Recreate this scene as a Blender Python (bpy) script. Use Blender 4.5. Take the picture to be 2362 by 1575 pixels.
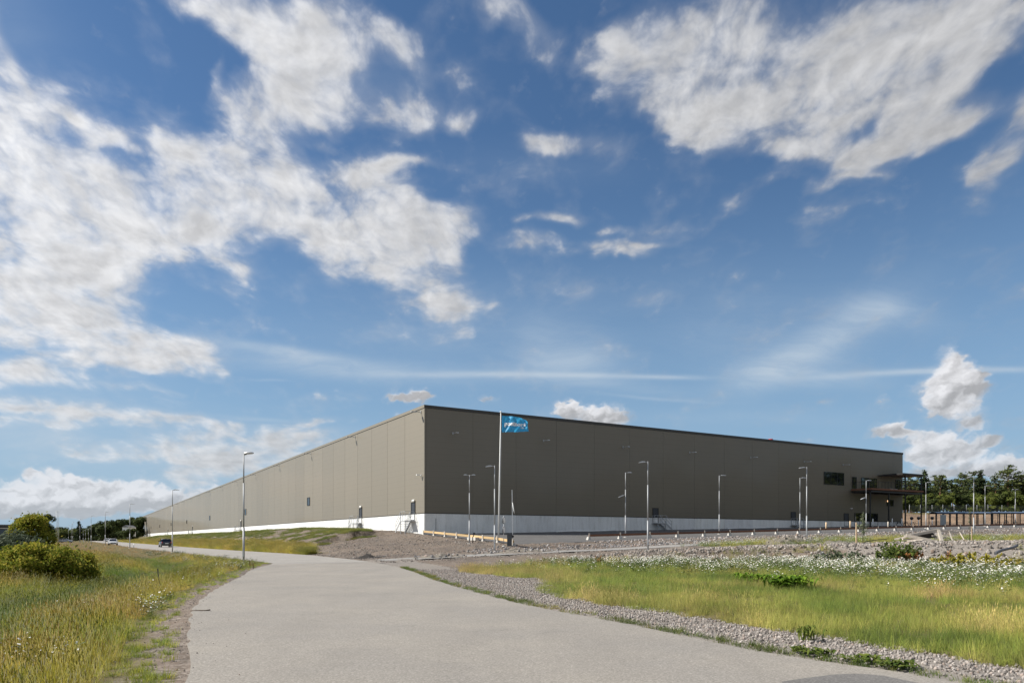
import bpy, bmesh, math, random
import numpy as np
from mathutils import Vector, Matrix, Euler
random.seed(7); RS = np.random.RandomState(7)
S = bpy.context.scene
for o in list(bpy.data.objects): bpy.data.objects.remove(o)
# ---------------------------------------------------------------- camera
EYE = 1.6
cam = bpy.data.objects.new('camera', bpy.data.cameras.new('camera')); S.collection.objects.link(cam)
cam.location = (0, 0, EYE); cam.rotation_euler = (math.pi/2, 0, 0)
cam.data.sensor_width = 36; cam.data.lens = 25.5; cam.data.shift_y = 0.1918
cam.data.clip_start = 0.1; cam.data.clip_end = 9000
S.camera = cam
S.view_settings.view_transform = 'Standard'; S.view_settings.look = 'None'
S.view_settings.exposure = 0.46; S.view_settings.gamma = 1.0; S.view_settings.use_curve_mapping = False
S.render.engine = 'CYCLES'
# ---------------------------------------------------------------- sun
SUN_AZ, SUN_EL = -89.0, 39.5            # degrees: azimuth from +Y clockwise, elevation
_a, _e = math.radians(SUN_AZ), math.radians(SUN_EL)
TO_SUN = Vector((math.sin(_a)*math.cos(_e), math.cos(_a)*math.cos(_e), math.sin(_e)))
sl = bpy.data.lights.new('sun', 'SUN'); sl.energy = 5.0; sl.angle = math.radians(0.53); sl.color = (1.0, 0.955, 0.88)
sun = bpy.data.objects.new('sun', sl); S.collection.objects.link(sun)
sun.rotation_euler = TO_SUN.to_track_quat('Z', 'Y').to_euler(); sun.location = (-60, 0, 80)
# ---------------------------------------------------------------- clouds
# (azimuth deg, elevation deg, half-width deg, half-height deg, roll deg, weight) of the cloud masses; many out of view are added to whiten the fill light
CLOUD_SHEET = [(-34.8,28.6,0.61,2.34,18,1),(-34.1,26.3,2.03,1.25,16,1),(-34.5,23.9,2.04,2.1,15,1),(-32.4,22.9,2.89,1.57,-9,1),(-33.8,19.6,3.57,2.74,12,1),(-29.3,22.3,2.9,1.33,-5,1),
  (-32.1,17.4,4.25,2.61,10,1),(-29.1,19.5,2.84,1.59,10,0.9),(-26.6,21.3,2.81,1.24,-6,0.9),(-33.8,14.4,3.64,2.65,9,1),(-30.4,14.4,3.63,1.66,8,1),(-26.4,13.2,3.34,1.16,6,1),
  (-23.8,13.1,2,1.13,5,1),(-29.1,11.6,4.03,0.63,6,0.8),(-25,25.7,1.72,1.34,-9,0.9),(-22.7,24.3,2.61,1.52,-11,0.9),(-20.3,27.8,1.37,1.86,9,0.8),(-18.5,26.2,2.37,1.69,-22,0.9),
  (-17.1,24.7,2.33,1.34,7,0.9),(-20.9,22.1,4.03,1.5,7,1),(-25,21.3,3.01,0.94,9,0.9),(-22.4,19.4,3.04,1.02,-8,0.8),(-20.1,19.1,1.26,0.45,-14,0.6),(-23.5,33.8,1.35,0.73,-11,0.9),
  (-20.3,33.5,2.38,1.24,-13,0.9),(-15.9,34.1,3.25,1.56,8,0.9),(-17.8,31.8,1.72,1.31,-20,0.9),(-14,32.6,2.22,0.94,7,0.9),(-16.3,29.8,2.53,1.47,8,1),(-14.7,30,1.7,1.23,7,0.9),
  (-10.4,33.8,1.96,1.04,5,0.75),(-7.9,33.1,1.14,1.06,4,0.65),(-12.7,26.1,1.78,0.94,5,0.9),(-10.7,24.8,2.66,1.29,-15,0.9),(-13,22.7,3.37,1.27,4,0.85),(-9.4,22.7,3.75,1.57,3,0.9),
  (-5.7,23.1,2.52,1.43,2,0.9),(-4,23.9,0.94,0.4,1,0.4),(-10.1,20.6,4.02,1.66,-17,0.9),(-7.4,19,3,1.4,-22,0.9),(-5.7,17.7,2.28,0.68,1,0.75),(-29.2,25.5,0.93,0.54,13,0.95),
  (-30.9,26.2,0.47,0.38,15,0.95),(-28,25,0.5,0.3,13,0.4),(-8.4,30.1,2.35,1.21,4,1.05),(-4.3,30,1.19,0.51,2,0.7),(-8.6,27,1.87,0.48,3,0.95),(-1.9,18.1,0.59,0.37,0,0.6),
  (-14.5,27.5,0.81,0.37,7,0.4),(0.5,35.3,2.89,1.05,-38,0.8),(-22.2,30.5,0.31,1.03,-13,0.45),(1.6,22.2,1.91,0.53,-1,1.05),(1.2,23.5,0.95,0.4,-1,0.8),(3.9,23.6,1.25,0.34,-2,0.7),
  (6.6,21.5,1.89,0.59,-3,1),(9.3,21.2,1.71,0.41,-4,0.95),(8,22.7,1.4,0.4,-3,0.8),(10.7,21.7,1.54,0.35,-4,0.85),(5.1,28.4,1.8,0.53,-3,0.65),(2.5,28.5,1.81,0.48,-2,0.7),
  (8.3,34.4,1.06,0.92,-5,0.8),(7.7,32.5,1.42,1.2,-5,0.95),(11,33.1,1.8,1.63,-7,0.95),(14.6,33.4,2.42,1.82,-9,0.9),(11,29.6,2.34,0.99,-23,0.95),(14.9,30.2,3.03,1.94,-9,1),
  (19.3,32,2.85,1.83,-11,0.95),(18.1,29,2.97,1.36,-10,0.95),(22.3,29.9,2.89,2,2,1),(25.2,31.2,2.72,1.8,0,1),(28.2,31.9,2.69,1.43,3,0.95),(28,29.7,2.98,1.73,5,1),
  (31.8,30.9,2.7,1.64,2,0.95),(34.2,30.9,2.29,1.04,-20,0.9),(30.6,28.1,1.87,0.99,5,0.9),(33.3,29,1.74,0.96,3,0.9),(24.9,27.6,2.14,0.62,2,0.8),(20.2,26.2,2.3,0.77,-10,0.85),
  (23.2,26.3,2.26,0.68,-2,0.8),(26.3,25.5,2.36,0.68,3,0.8),(29.5,26,2.42,0.71,1,0.8),(31.8,26.3,1.45,0.51,6,0.7),(22.6,24.4,2.13,0.42,-10,0.7),(25.5,24.5,1.79,0.36,-12,0.6),
  (34,23.9,1.36,1.09,26,0.85),(32.9,22.9,0.82,0.53,21,0.5),(34.8,26.1,0.65,0.79,-17,0.7),(15.2,27.7,1.7,0.52,-8,0.6),(-32.9,8.7,5.57,0.57,-2,0.75),(-26.6,8.2,6.27,0.6,-2,0.75),
  (-20.3,7.5,5.57,0.63,-1,0.7),(-33.8,10.7,2.14,0.5,1,0.7),(-29.1,10.3,4.85,0.26,1,0.5),(-23.3,6.4,7.26,0.62,0,0.85),(-33.3,7.6,2.95,0.45,1,0.7),(-15.9,8.5,3.52,0.39,2,0.6),
  (-21.5,4.9,4.27,1.14,2,0.8),(-18.8,5.7,4.08,0.77,2,0.75),(-15.3,7.4,2.57,0.46,2,0.45),(180,25,22,7,0,1),(150,35,18,9,0,1),(-150,40,18,8,0,1),
  (-170,50,18,8,0,1),(125,22,16,6,0,1),(100,40,12,8,0,1),(160,55,16,8,0,1),(-130,20,16,6,0,1),(135,12,18,3.5,0,1),
  (-160,12,20,3,0,1),(100,12,16,3,0,1),(80,45,10,8,0,1),(75,20,9,5,0,1),(-60,20,9,5,0,1),(-75,35,14,7,20,1),
  (-100,22,12,4,0,0.9),(-110,50,10,8,0,0.8),(-140,30,16,6,0,1),(-165,14,14,3,0,0.9),(175,40,14,8,0,0.9),(150,18,12,4,0,1),
  (120,34,15,7,0,1),(95,20,10,4,0,0.9),(70,30,12,6,20,0.9),(60,12,10,2.5,0,0.8),(52,40,8,5,20,0.9),(-50,45,10,6,0,0.9),
  (-20,56,12,5,20,0.8),(25,58,14,6,0,0.9),(0,75,12,7,0,0.6),(90,60,14,7,0,0.8),(-90,70,10,8,0,0.7),(180,65,12,7,0,0.8),
  (-52,30,7,6,0,0.9),(-62,8,10,2,0,0.7),(-120,9,12,2,0,0.7),(110,8,12,2,0,0.7),]
CLOUD_HEAP = [(31.3,11.3,0.84,0.9,-7,1),(30.8,9.8,1.36,1.14,-6,1),(32.6,10,0.77,1.01,-6,1),(30.9,8.8,1.12,0.52,-5,0.9),(27.4,7.6,1.12,0.54,-4,0.85),(28.5,7.4,0.79,0.36,-4,0.6),
  (31.3,5.7,2.2,0.7,-4,0.9),(29.8,5.5,1.15,0.53,-3,0.7),(33.4,6.4,0.76,0.45,-4,0.7),(34,4.3,1.85,0.45,-3,0.8),(30.3,4.4,1.51,0.41,-3,0.7),(34.9,4.9,1.14,0.34,-3,0.5),
  (-8.6,10.8,1.49,0.36,1,0.8),(-7,11.1,0.67,0.43,1,0.85),(4.2,10.2,0.87,0.5,-1,0.9),(6.3,9.6,2.17,0.66,-1,0.95),(7.7,9.1,1.33,0.46,-1,0.8),(-1.9,10.9,0.95,0.3,0,0.45),
  (27.1,9.6,0.38,0.59,-5,0.35),(-33.6,2.7,2.45,0.97,2,1),(-31.6,3.8,1.52,0.47,-15,0.7),(-30.4,2.8,2.36,0.95,2,1),(-27.7,2.9,2.2,0.91,1,0.9),(-25.5,2.6,2.57,0.8,1,0.8),
  (-33.3,4.2,0.6,0.23,3,0.5),(-33.8,1.9,2.94,0.4,1,0.8),(-31.4,1.9,3.1,0.41,1,0.8),(-21.5,3.4,2.72,0.64,1,0.6),(30.3,6.7,1.51,0.7,-4,0.8),(32.6,7.6,0.96,0.57,-5,0.7),
  (34.7,4.1,1.37,0.62,-3,0.9),(50,9,3,2,0,0.9),(58,6,5,1.6,0,0.8),(-45,4,5,1.4,0,0.8),(-60,4,6,1.3,0,0.7),(80,6,6,2,0,0.8),
  (130,6,7,2,0,0.8),(-90,5,7,1.6,0,0.8),(-140,5,8,2,0,0.8),(170,6,7,2,0,0.8),]
CLOUD_WISP = [(-29.1,7,8.42,2.06,3,0.3),(-23.5,4.9,7.89,1.56,2,0.28),(-32.4,10.2,5.12,1.12,6,0.25),(-33.8,6.7,3.7,1.4,4,0.25),(-14,6.8,5.25,1.31,1,0.18),(-34.8,29.7,2.63,2.49,18,0.15),
  (-10.1,31.9,3.44,1.44,4,0.1),(-18.5,13.9,4.58,0.37,-5,0.55),(-15.9,12.8,6.35,0.69,-3,0.3),(-9.4,12.8,8.63,0.71,-2,0.32),(4.3,13.6,3.31,1.45,-1,0.38),(1.9,14.9,1.66,1.91,-1,0.2),
  (6.6,12,5.9,0.52,-7,0.3),(5.6,14.6,1.9,2.98,59,0.12),(20.5,12.5,3.68,1.18,8,0.5),(22.3,13.6,4.29,1.24,26,0.4),(24.6,15.1,4.08,1.21,26,0.25),(23.5,11.4,3.59,0.61,-5,0.3),
  (27.7,15.3,2.89,0.99,-19,0.3),(15.9,14.4,3.64,1.54,-5,0.12),(-6,15.2,8.61,1.42,0,0.14),(2.5,27.1,6.05,1.08,-3,0.08),(11,10.7,3.55,0.13,-6,0.25),(-19.1,8.8,2.77,0.16,-1,0.35),
  (-18.5,11.6,1.22,0.09,4,0.25),(-2.6,17.8,9.78,1.85,-1,0.08),(17.5,17,8.52,2.37,-7,0.08),(-9.4,7.9,5.03,0.66,1,0.15),(17.5,8.9,8.77,0.64,-3,0.12),]
CLOUD_TRAIL = [(-6,12.6,4.34,0.2,1,0.5),(0.8,12.7,4.68,0.2,-1,0.55),(7,12.5,3.93,0.19,-3,0.5),(12.3,12.2,2.55,0.16,-4,0.55),(23.5,11.5,2.5,0.18,-3,0.4),(28,11.4,2.82,0.18,-4,0.6),
  (31.6,11.1,2.64,0.17,-7,0.5),(34.7,10.8,1.8,0.16,-8,0.55),]

def _perlin(x, y, seed):
    rs = np.random.RandomState(seed)
    perm = rs.permutation(256); perm = np.concatenate([perm, perm])
    ang = rs.rand(256) * 2 * np.pi
    gx = np.cos(ang).astype(np.float32); gy = np.sin(ang).astype(np.float32)
    xi = np.floor(x).astype(np.int32); yi = np.floor(y).astype(np.int32)
    xf = (x - xi).astype(np.float32); yf = (y - yi).astype(np.float32)
    xi &= 255; yi &= 255
    u = xf*xf*xf*(xf*(xf*6-15)+10); v = yf*yf*yf*(yf*(yf*6-15)+10)
    def g(ax, ay, dx, dy):
        h = perm[perm[ax & 255] + (ay & 255)]
        return gx[h]*dx + gy[h]*dy
    n00 = g(xi, yi, xf, yf); n10 = g(xi+1, yi, xf-1, yf)
    n01 = g(xi, yi+1, xf, yf-1); n11 = g(xi+1, yi+1, xf-1, yf-1)
    a = n00 + u*(n10-n00); b = n01 + u*(n11-n01)
    return (a + v*(b-a)) * 1.5
def _fbm(x, y, octv, seed, gain=0.5, ridge=False):
    s = 0; a = 1.0; t = 0
    for i in range(octv):
        n = _perlin(x*2.03**i + 17.3*i, y*2.03**i + 9.1*i, seed+i)
        if ridge: n = 1 - 2*np.abs(n)
        s = s + a*n; t += a; a *= gain
    return s/t
def _ss(a, b, x):
    t = np.clip((x-a)/(b-a), 0, 1); return t*t*(3-2*t)
def _blobs(az, el, L):
    c = np.zeros_like(az); ce = np.cos(np.radians(el))
    for (a0, e0, w, h, r, s) in L:
        da = (az-a0+180) % 360 - 180
        m = np.abs(da)*ce < (w+h)*1.9
        m &= np.abs(el-e0) < (w+h)*1.9
        if not m.any(): continue
        dx = da[m]*ce[m]; dy = el[m]-e0
        cr, sr = math.cos(math.radians(r)), math.sin(math.radians(r))
        X = (dx*cr+dy*sr)/w; Y = (-dx*sr+dy*cr)/h
        c[m] += s*np.exp(-(X*X+Y*Y)*0.9)
    return c
def cloud_image(az, el, octv, sun_az, sun_el):
    """az, el in degrees -> RGBA float array: cloud colour (linear, 1 = sunlit white) and opacity"""
    A = np.radians(az); E = np.radians(el)
    dx = np.sin(A)*np.cos(E); dy = np.cos(A)*np.cos(E); dz = np.maximum(np.sin(E), -0.02)
    k = 1.0/(dz+0.38)
    px = dx*k; py = dy*k                                    # flat layer seen in perspective
    ec = np.maximum(el, -2)+15.0
    qx = az/(0.55*ec+17.0); qy = 1.55*np.log(ec)                     # puffs shrink and flatten towards the horizon
    w1 = _fbm(qx*5.0, qy*5.0, 4, 11, .45); w2 = _fbm(qx*5.0+40, qy*5.0+40, 4, 21, .45)
    fx = qx+0.035*w1; fy = qy+0.035*w2
    n = _fbm(fx*11.0, fy*11.0, octv, 31, 0.54)
    nr = -_fbm(fx*15.0+5, fy*15.0, octv-1, 51, 0.52, True)
    nf = -_fbm(fx*34.0+5, fy*34.0, octv-2, 57, 0.55, True)
    mid = _fbm(fx*6.5+9, fy*6.5+2, 4, 61, 0.55)
    big = _fbm(qx*4.0+3, qy*4.0+8, 3, 77)
    # upper broken sheet
    ha = az+1.5*w1+0.7*n; he = el+1.1*w2+0.6*mid
    cov = _blobs(ha, he, CLOUD_SHEET); cov = 1.10*(1-np.exp(-cov*0.95))
    d = cov*1.55 + 0.75*n + 0.42*nr + 0.18*nf + 0.86*mid - 0.10
    dn = _ss(0.0, 1.70, d)
    alpha = 1-np.exp(-2.3*dn-1.7*dn*dn)
    veil = _ss(-0.05, 1.15, cov*1.25+0.5*n+0.7*mid-0.0)*0.46
    alpha = 1-(1-alpha)*(1-veil)
    thick = _ss(0.3, 1.6, d)
    sa = np.radians(sun_az); se = np.radians(sun_el)
    cs = dx*np.sin(sa)*np.cos(se)+dy*np.cos(sa)*np.cos(se)+dz*np.sin(se)
    glow = np.clip(0.5+0.5*cs, 0, 1)
    e = 0.03
    sx, sy = math.sin(sa)*e, math.cos(sa)*e
    n2 = _fbm((fx-0.014)*12.0, (fy+0.014)*12.0, max(3, octv-3), 31, 0.55)
    n1 = _fbm(fx*12.0, fy*12.0, max(3, octv-3), 31, 0.55)
    lit = np.clip((n1-n2)*1.5, -0.5, 0.5)
    br = (0.35 + 0.80*glow**1.3)*(1.0 + 0.26*lit - 0.15*thick*(0.45+1.5*big+0.9*mid))
    br = br*(1+0.10*np.clip(nr, -1, 1)*(1-.4*thick)+0.05*nf)
    warm = np.stack([br*0.995, br*1.0, br*1.02], -1)
    # heaps of cumulus low over the horizon
    q = 0.62
    m1 = _fbm(az*q*0.5, el*q*0.9, 3, 91); m2 = _fbm(az*q*0.5+30, el*q*0.9+7, 3, 95)
    m3 = _fbm(az*1.3, el*1.9, 4, 97); ax = az+0.55*m1+0.45*m3; ey = el+0.35*m2+0.40*m3
    covc = _blobs(ax, ey, CLOUD_HEAP); covc = 1.2*(1-np.exp(-covc*1.3))
    nb = _fbm(ax*q, ey*q*1.5, octv, 101, 0.55); nrb = _fbm(ax*q*1.7, ey*q*2.4, octv-1, 121, 0.52, True)
    dc = covc*1.35+0.34*nb-0.20*nrb-0.44
    ac = 1-np.exp(-4.2*_ss(0.0, 0.75, dc))
    ac = 1-(1-ac)*(1-0.45*_ss(0.1, 0.9, covc+0.5*nb))
    covs = 1.2*(1-np.exp(-_blobs(ax+0.55, ey-0.75, CLOUD_HEAP)*1.3))
    nbs = _fbm((ax+0.3)*q, (ey-0.4)*q*1.5, max(3, octv-3), 101, 0.55); nb0 = _fbm(ax*q, ey*q*1.5, max(3, octv-3), 101, 0.55)
    shade = np.clip((covs-covc)*0.9+(nbs-nb0)*0.9, -0.6, 0.6)      # >0 : towards the sunlit upper left
    brc = (0.70+0.26*glow)*(1.0+0.62*shade) - 0.06*nrb
    brc = np.clip(brc, 0.28, 0.98)
    colc = np.stack([brc*1.0, brc*1.0, brc*1.03], -1)
    # thin high wisps and trails
    st = _fbm(px*4+0.6*w1, py*13.0+0.6*w2, octv-1, 141, 0.6)
    cw = _blobs(az+0.5*w1, el+0.25*w2, CLOUD_WISP)
    aw = np.clip(cw*(0.80+0.75*st), 0, 0.8)
    tr = _blobs(az, el+0.05*w1, CLOUD_TRAIL)
    aw = 1-(1-aw)*(1-np.clip(tr*(0.85+0.6*st), 0, 0.6))
    colw = np.stack([0.62+0*az, 0.72+0*az, 0.82+0*az], -1)
    rgb = colw.copy(); a = aw
    for c_, al in ((warm, alpha), (colc, ac)):
        ao = al + a*(1-al)
        rgb = (c_*al[..., None] + rgb*(a*(1-al))[..., None])/np.maximum(ao, 1e-4)[..., None]
        a = ao
    hz = _ss(14, 0, el)*0.30                                  # clouds fade into the air low down
    rgb = rgb*(1-hz[..., None]) + np.array([0.50, 0.62, 0.74])*hz[..., None]
    a = a*(1-0.25*_ss(2.5, 0, el))
    return np.concatenate([rgb, np.clip(a, 0, 1)[..., None]], -1).astype(np.float32)
# ---------------------------------------------------------------- world: sky + clouds
W = bpy.data.worlds.new('World'); S.world = W; W.use_nodes = True
nt = W.node_tree; nt.nodes.clear(); N = nt.nodes.new; LK = nt.links.new
def wmath(op, a, b=None, c=None):
    n = N('ShaderNodeMath'); n.operation = op
    for i, v in enumerate((a, b, c)):
        if v is None: continue
        if isinstance(v, (int, float)): n.inputs[i].default_value = v
        else: LK(v, n.inputs[i])
    return n.outputs[0]
def make_img(name, az0, az1, el0, el1, w, h, octv):
    xs = az0+(np.arange(w)+.5)/w*(az1-az0); ys = el0+(np.arange(h)+.5)/h*(el1-el0)
    az, el = np.meshgrid(xs, ys)
    px = cloud_image(az, el, octv, SUN_AZ, SUN_EL)
    im = bpy.data.images.new(name, w, h, alpha=True, float_buffer=True)
    im.colorspace_settings.name = 'Non-Color'; im.alpha_mode = 'CHANNEL_PACKED'
    im.pixels.foreach_set(px.reshape(-1)); im.update(); im.pack()
    return im
VA0, VA1, VE0, VE1 = -48.0, 48.0, -1.0, 45.0
im_a = make_img('clouds_front', VA0, VA1, VE0, VE1, 1920, 960, 9)
im_b = make_img('clouds_all_round', -180, 180, -2, 90, 1080, 276, 5)
tc = N('ShaderNodeTexCoord'); sx = N('ShaderNodeSeparateXYZ'); LK(tc.outputs['Generated'], sx.inputs[0])
azn = wmath('MULTIPLY', wmath('ARCTAN2', sx.outputs[0], sx.outputs[1]), 180/math.pi)
eln = wmath('MULTIPLY', wmath('ARCSINE', sx.outputs[2]), 180/math.pi)
def tex(im, az0, az1, el0, el1, ext):
    u = wmath('DIVIDE', wmath('SUBTRACT', azn, az0), az1-az0); v = wmath('DIVIDE', wmath('SUBTRACT', eln, el0), el1-el0)
    c = N('ShaderNodeCombineXYZ'); LK(u, c.inputs[0]); LK(v, c.inputs[1])
    t = N('ShaderNodeTexImage'); t.image = im; t.interpolation = 'Cubic' if ext == 'CLIP' else 'Linear'; t.extension = ext; LK(c.outputs[0], t.inputs[0])
    return t
ta = tex(im_a, VA0, VA1, VE0, VE1, 'EXTEND'); tb = tex(im_b, -180, 180, -2, 90, 'EXTEND')
ins = wmath('MULTIPLY', wmath('LESS_THAN', wmath('ABSOLUTE', azn), VA1-.5), wmath('LESS_THAN', eln, VE1-.5))
mc = N('ShaderNodeMix'); mc.data_type = 'RGBA'; LK(ins, mc.inputs['Factor']); LK(tb.outputs['Color'], mc.inputs['A']); LK(ta.outputs['Color'], mc.inputs['B'])
ma = N('ShaderNodeMix'); ma.data_type = 'FLOAT'; LK(ins, ma.inputs['Factor']); LK(tb.outputs['Alpha'], ma.inputs['A']); LK(ta.outputs['Alpha'], ma.inputs['B'])
up = wmath('GREATER_THAN', eln, -0.9)
fac = wmath('MULTIPLY', ma.outputs[0], up)
sky = N('ShaderNodeTexSky'); sky.sky_type = 'NISHITA'; sky.sun_disc = False
sky.sun_elevation = math.radians(SUN_EL); sky.sun_rotation = math.radians(SUN_AZ)
sky.altitude = 60; sky.air_density = 1.0; sky.dust_density = 0.15; sky.ozone_density = 3.0
SKY_STRENGTH = 0.076
CLOUD_WHITE = 0.645/SKY_STRENGTH                      # radiance of a sunlit cloud in the sky's units
sc = N('ShaderNodeVectorMath'); sc.operation = 'SCALE'; LK(mc.outputs['Result'], sc.inputs[0]); sc.inputs['Scale'].default_value = CLOUD_WHITE
hsv = N('ShaderNodeHueSaturation'); hsv.inputs['Saturation'].default_value = 1.12; hsv.inputs['Value'].default_value = 0.97; LK(sky.outputs[0], hsv.inputs['Color'])
# blue summer haze low down all round
hz = N('ShaderNodeMapRange'); hz.interpolation_type = 'SMOOTHERSTEP'; hz.inputs['From Min'].default_value = 31; hz.inputs['From Max'].default_value = -6; hz.inputs['To Max'].default_value = 0.86; LK(eln, hz.inputs['Value'])
hm = N('ShaderNodeMix'); hm.data_type = 'RGBA'; LK(hz.outputs[0], hm.inputs['Factor']); LK(hsv.outputs[0], hm.inputs['A']); hm.inputs['B'].default_value = (0.205/SKY_STRENGTH, 0.325/SKY_STRENGTH, 0.465/SKY_STRENGTH, 1)
mx = N('ShaderNodeMix'); mx.data_type = 'RGBA'; LK(fac, mx.inputs['Factor']); LK(hm.outputs['Result'], mx.inputs['A']); LK(sc.outputs[0], mx.inputs['B'])
bg = N('ShaderNodeBackground'); bg.inputs['Strength'].default_value = SKY_STRENGTH
out = N('ShaderNodeOutputWorld'); LK(mx.outputs['Result'], bg.inputs['Color']); LK(bg.outputs[0], out.inputs[0])
W.cycles.sampling_method = 'MANUAL'; W.cycles.sample_map_resolution = 1024
# ---------------------------------------------------------------- small helpers
COL = S.collection
def setp(o, label=None, cat=None, group=None, kind=None):
    if label: o['label'] = label
    if cat: o['category'] = cat
    if group: o['group'] = group
    if kind: o['kind'] = kind
    return o
def empty(name, loc=(0, 0, 0), rz=0.0, **k):
    o = bpy.data.objects.new(name, None); COL.objects.link(o); o.location = loc; o.rotation_euler = (0, 0, rz)
    o.empty_display_size = 0.3
    return setp(o, **k)
class MB:
    """collects boxes, tubes and plates, then links them as one mesh object"""
    def __init__(s): s.v = []; s.f = []; s.m = []; s.sm = []
    def add(s, vs, fs, mi=0, smooth=False):
        b = len(s.v); s.v += [tuple(v) for v in vs]
        for f in fs: s.f.append(tuple(i+b for i in f)); s.m.append(mi); s.sm.append(smooth)
        return s
    def box(s, x0, x1, y0, y1, z0, z1, mi=0, M=None):
        vs = [Vector((x, y, z)) for z in (z0, z1) for y in (y0, y1) for x in (x0, x1)]
        if M is not None: vs = [M @ v for v in vs]
        return s.add(vs, [(0, 2, 3, 1), (4, 5, 7, 6), (0, 1, 5, 4), (2, 6, 7, 3), (0, 4, 6, 2), (1, 3, 7, 5)], mi)
    def beam(s, p, q, w, h=None, mi=0, up=(0, 0, 1)):
        p = Vector(p); q = Vector(q); h = h or w; d = (q-p).normalized(); up = Vector(up)
        if abs(d.dot(up)) > .98: up = Vector((1, 0, 0))
        a = d.cross(up).normalized(); b = a.cross(d)
        vs = [c+a*i*w/2+b*j*h/2 for c in (p, q) for i, j in ((-1, -1), (1, -1), (1, 1), (-1, 1))]
        return s.add(vs, [(3, 2, 1, 0), (4, 5, 6, 7), (0, 1, 5, 4), (1, 2, 6, 5), (2, 3, 7, 6), (3, 0, 4, 7)], mi)
    def tube(s, pts, r, n=8, mi=0, smooth=True, cap=True):
        pts = [Vector(p) for p in pts]; rs = r if isinstance(r, (list, tuple)) else [r]*len(pts)
        vs = []; prev = None
        for i, p in enumerate(pts):
            d = (pts[min(i+1, len(pts)-1)]-pts[max(i-1, 0)]).normalized()
            u = prev if prev is not None else (Vector((0, 0, 1)) if abs(d.z) < .9 else Vector((1, 0, 0)))
            a = d.cross(u).normalized(); b = a.cross(d).normalized(); prev = b
            for k in range(n):
                t = 2*math.pi*k/n; vs.append(p+a*math.cos(t)*rs[i]+b*math.sin(t)*rs[i])
        fs = [(i*n+k, i*n+(k+1) % n, (i+1)*n+(k+1) % n, (i+1)*n+k) for i in range(len(pts)-1) for k in range(n)]
        b0 = len(s.v); s.add(vs, fs, mi, smooth)
        if cap:
            s.f.append(tuple(b0+k for k in range(n))[::-1]); s.m.append(mi); s.sm.append(False)
            s.f.append(tuple(b0+(len(pts)-1)*n+k for k in range(n))); s.m.append(mi); s.sm.append(False)
        return s
    def prism(s, poly, d0, d1, axis='y', mi=0):
        """extrude a 2-D polygon along an axis"""
        def P(a, b, d): return {'y': (a, d, b), 'x': (d, a, b), 'z': (a, b, d)}[axis]
        n = len(poly); vs = [P(a, b, d0) for a, b in poly]+[P(a, b, d1) for a, b in poly]
        return s.add(vs, [tuple(range(n))[::-1], tuple(range(n, 2*n))]+[(i, (i+1) % n, n+(i+1) % n, n+i) for i in range(n)], mi)
    def mesh(s, name, mats):
        me = bpy.data.meshes.new(name); me.from_pydata(s.v, [], s.f)
        for m in (mats if isinstance(mats, (list, tuple)) else [mats]): me.materials.append(m)
        me.polygons.foreach_set('material_index', s.m); me.polygons.foreach_set('use_smooth', s.sm)
        me.update(); return me
    def build(s, name, mats, parent=None, loc=(0, 0, 0), rz=0, **k):
        return link(name, s.mesh(name, mats), parent, loc, rz, **k)
def link(name, me, parent=None, loc=(0, 0, 0), rz=0, **k):
    o = bpy.data.objects.new(name, me); COL.objects.link(o); o.location = loc
    o.rotation_euler = rz if isinstance(rz, (tuple, Euler)) else (0, 0, rz)
    if parent is not None: o.parent = parent
    return setp(o, **k)
def copy_tree(o, parent=None):
    c = o.copy(); COL.objects.link(c); c.parent = parent
    for ch in list(o.children): copy_tree(ch, c)
    return c
def smooth_line(P, n=6, closed=False):
    P = [Vector(p) for p in P]; out = []; m = len(P)
    rng = range(m) if closed else range(m-1)
    for i in rng:
        g = lambda j: P[j % m] if closed else P[max(0, min(m-1, j))]
        a, b, c, d = g(i-1), g(i), g(i+1), g(i+2)
        for k in range(n):
            t = k/n; out.append(0.5*((2*b)+(c-a)*t+(2*a-5*b+4*c-d)*t*t+(3*b-a-3*c+d)*t**3))
    if not closed: out.append(P[-1])
    return out
# ---------------------------------------------------------------- materials
def nodes(name):
    m = bpy.data.materials.new(name); m.use_nodes = True; t = m.node_tree
    return m, t, t.nodes['Principled BSDF']
def nz(t, scale, detail=4, rough=.6, vec=None, dim='3D'):
    n = t.nodes.new('ShaderNodeTexNoise'); n.inputs['Scale'].default_value = scale; n.inputs['Detail'].default_value = detail
    n.inputs['Roughness'].default_value = rough
    if vec is not None: t.links.new(vec, n.inputs['Vector'])
    return n
def ramp(t, fac, stops):
    r = t.nodes.new('ShaderNodeValToRGB'); e = r.color_ramp.elements
    while len(e) < len(stops): e.new(.5)
    for x, (p, c) in zip(e, stops): x.position = p; x.color = (*c, 1) if len(c) == 3 else c
    t.links.new(fac, r.inputs[0]); return r.outputs[0]
def mixc(t, fac, a, b, mode='MIX'):
    n = t.nodes.new('ShaderNodeMix'); n.data_type = 'RGBA'; n.blend_type = mode
    for s_, v in (('Factor', fac), ('A', a), ('B', b)):
        if isinstance(v, (int, float)): n.inputs[s_].default_value = v
        elif isinstance(v, (tuple, list)): n.inputs[s_].default_value = (*v[:3], 1)
        else: t.links.new(v, n.inputs[s_])
    return n.outputs['Result']
def mth(t, op, a, b=None, clamp=False):
    n = t.nodes.new('ShaderNodeMath'); n.operation = op; n.use_clamp = clamp
    for i, v in enumerate((a, b)):
        if v is None: continue
        if isinstance(v, (int, float)): n.inputs[i].default_value = v
        else: t.links.new(v, n.inputs[i])
    return n.outputs[0]
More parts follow.
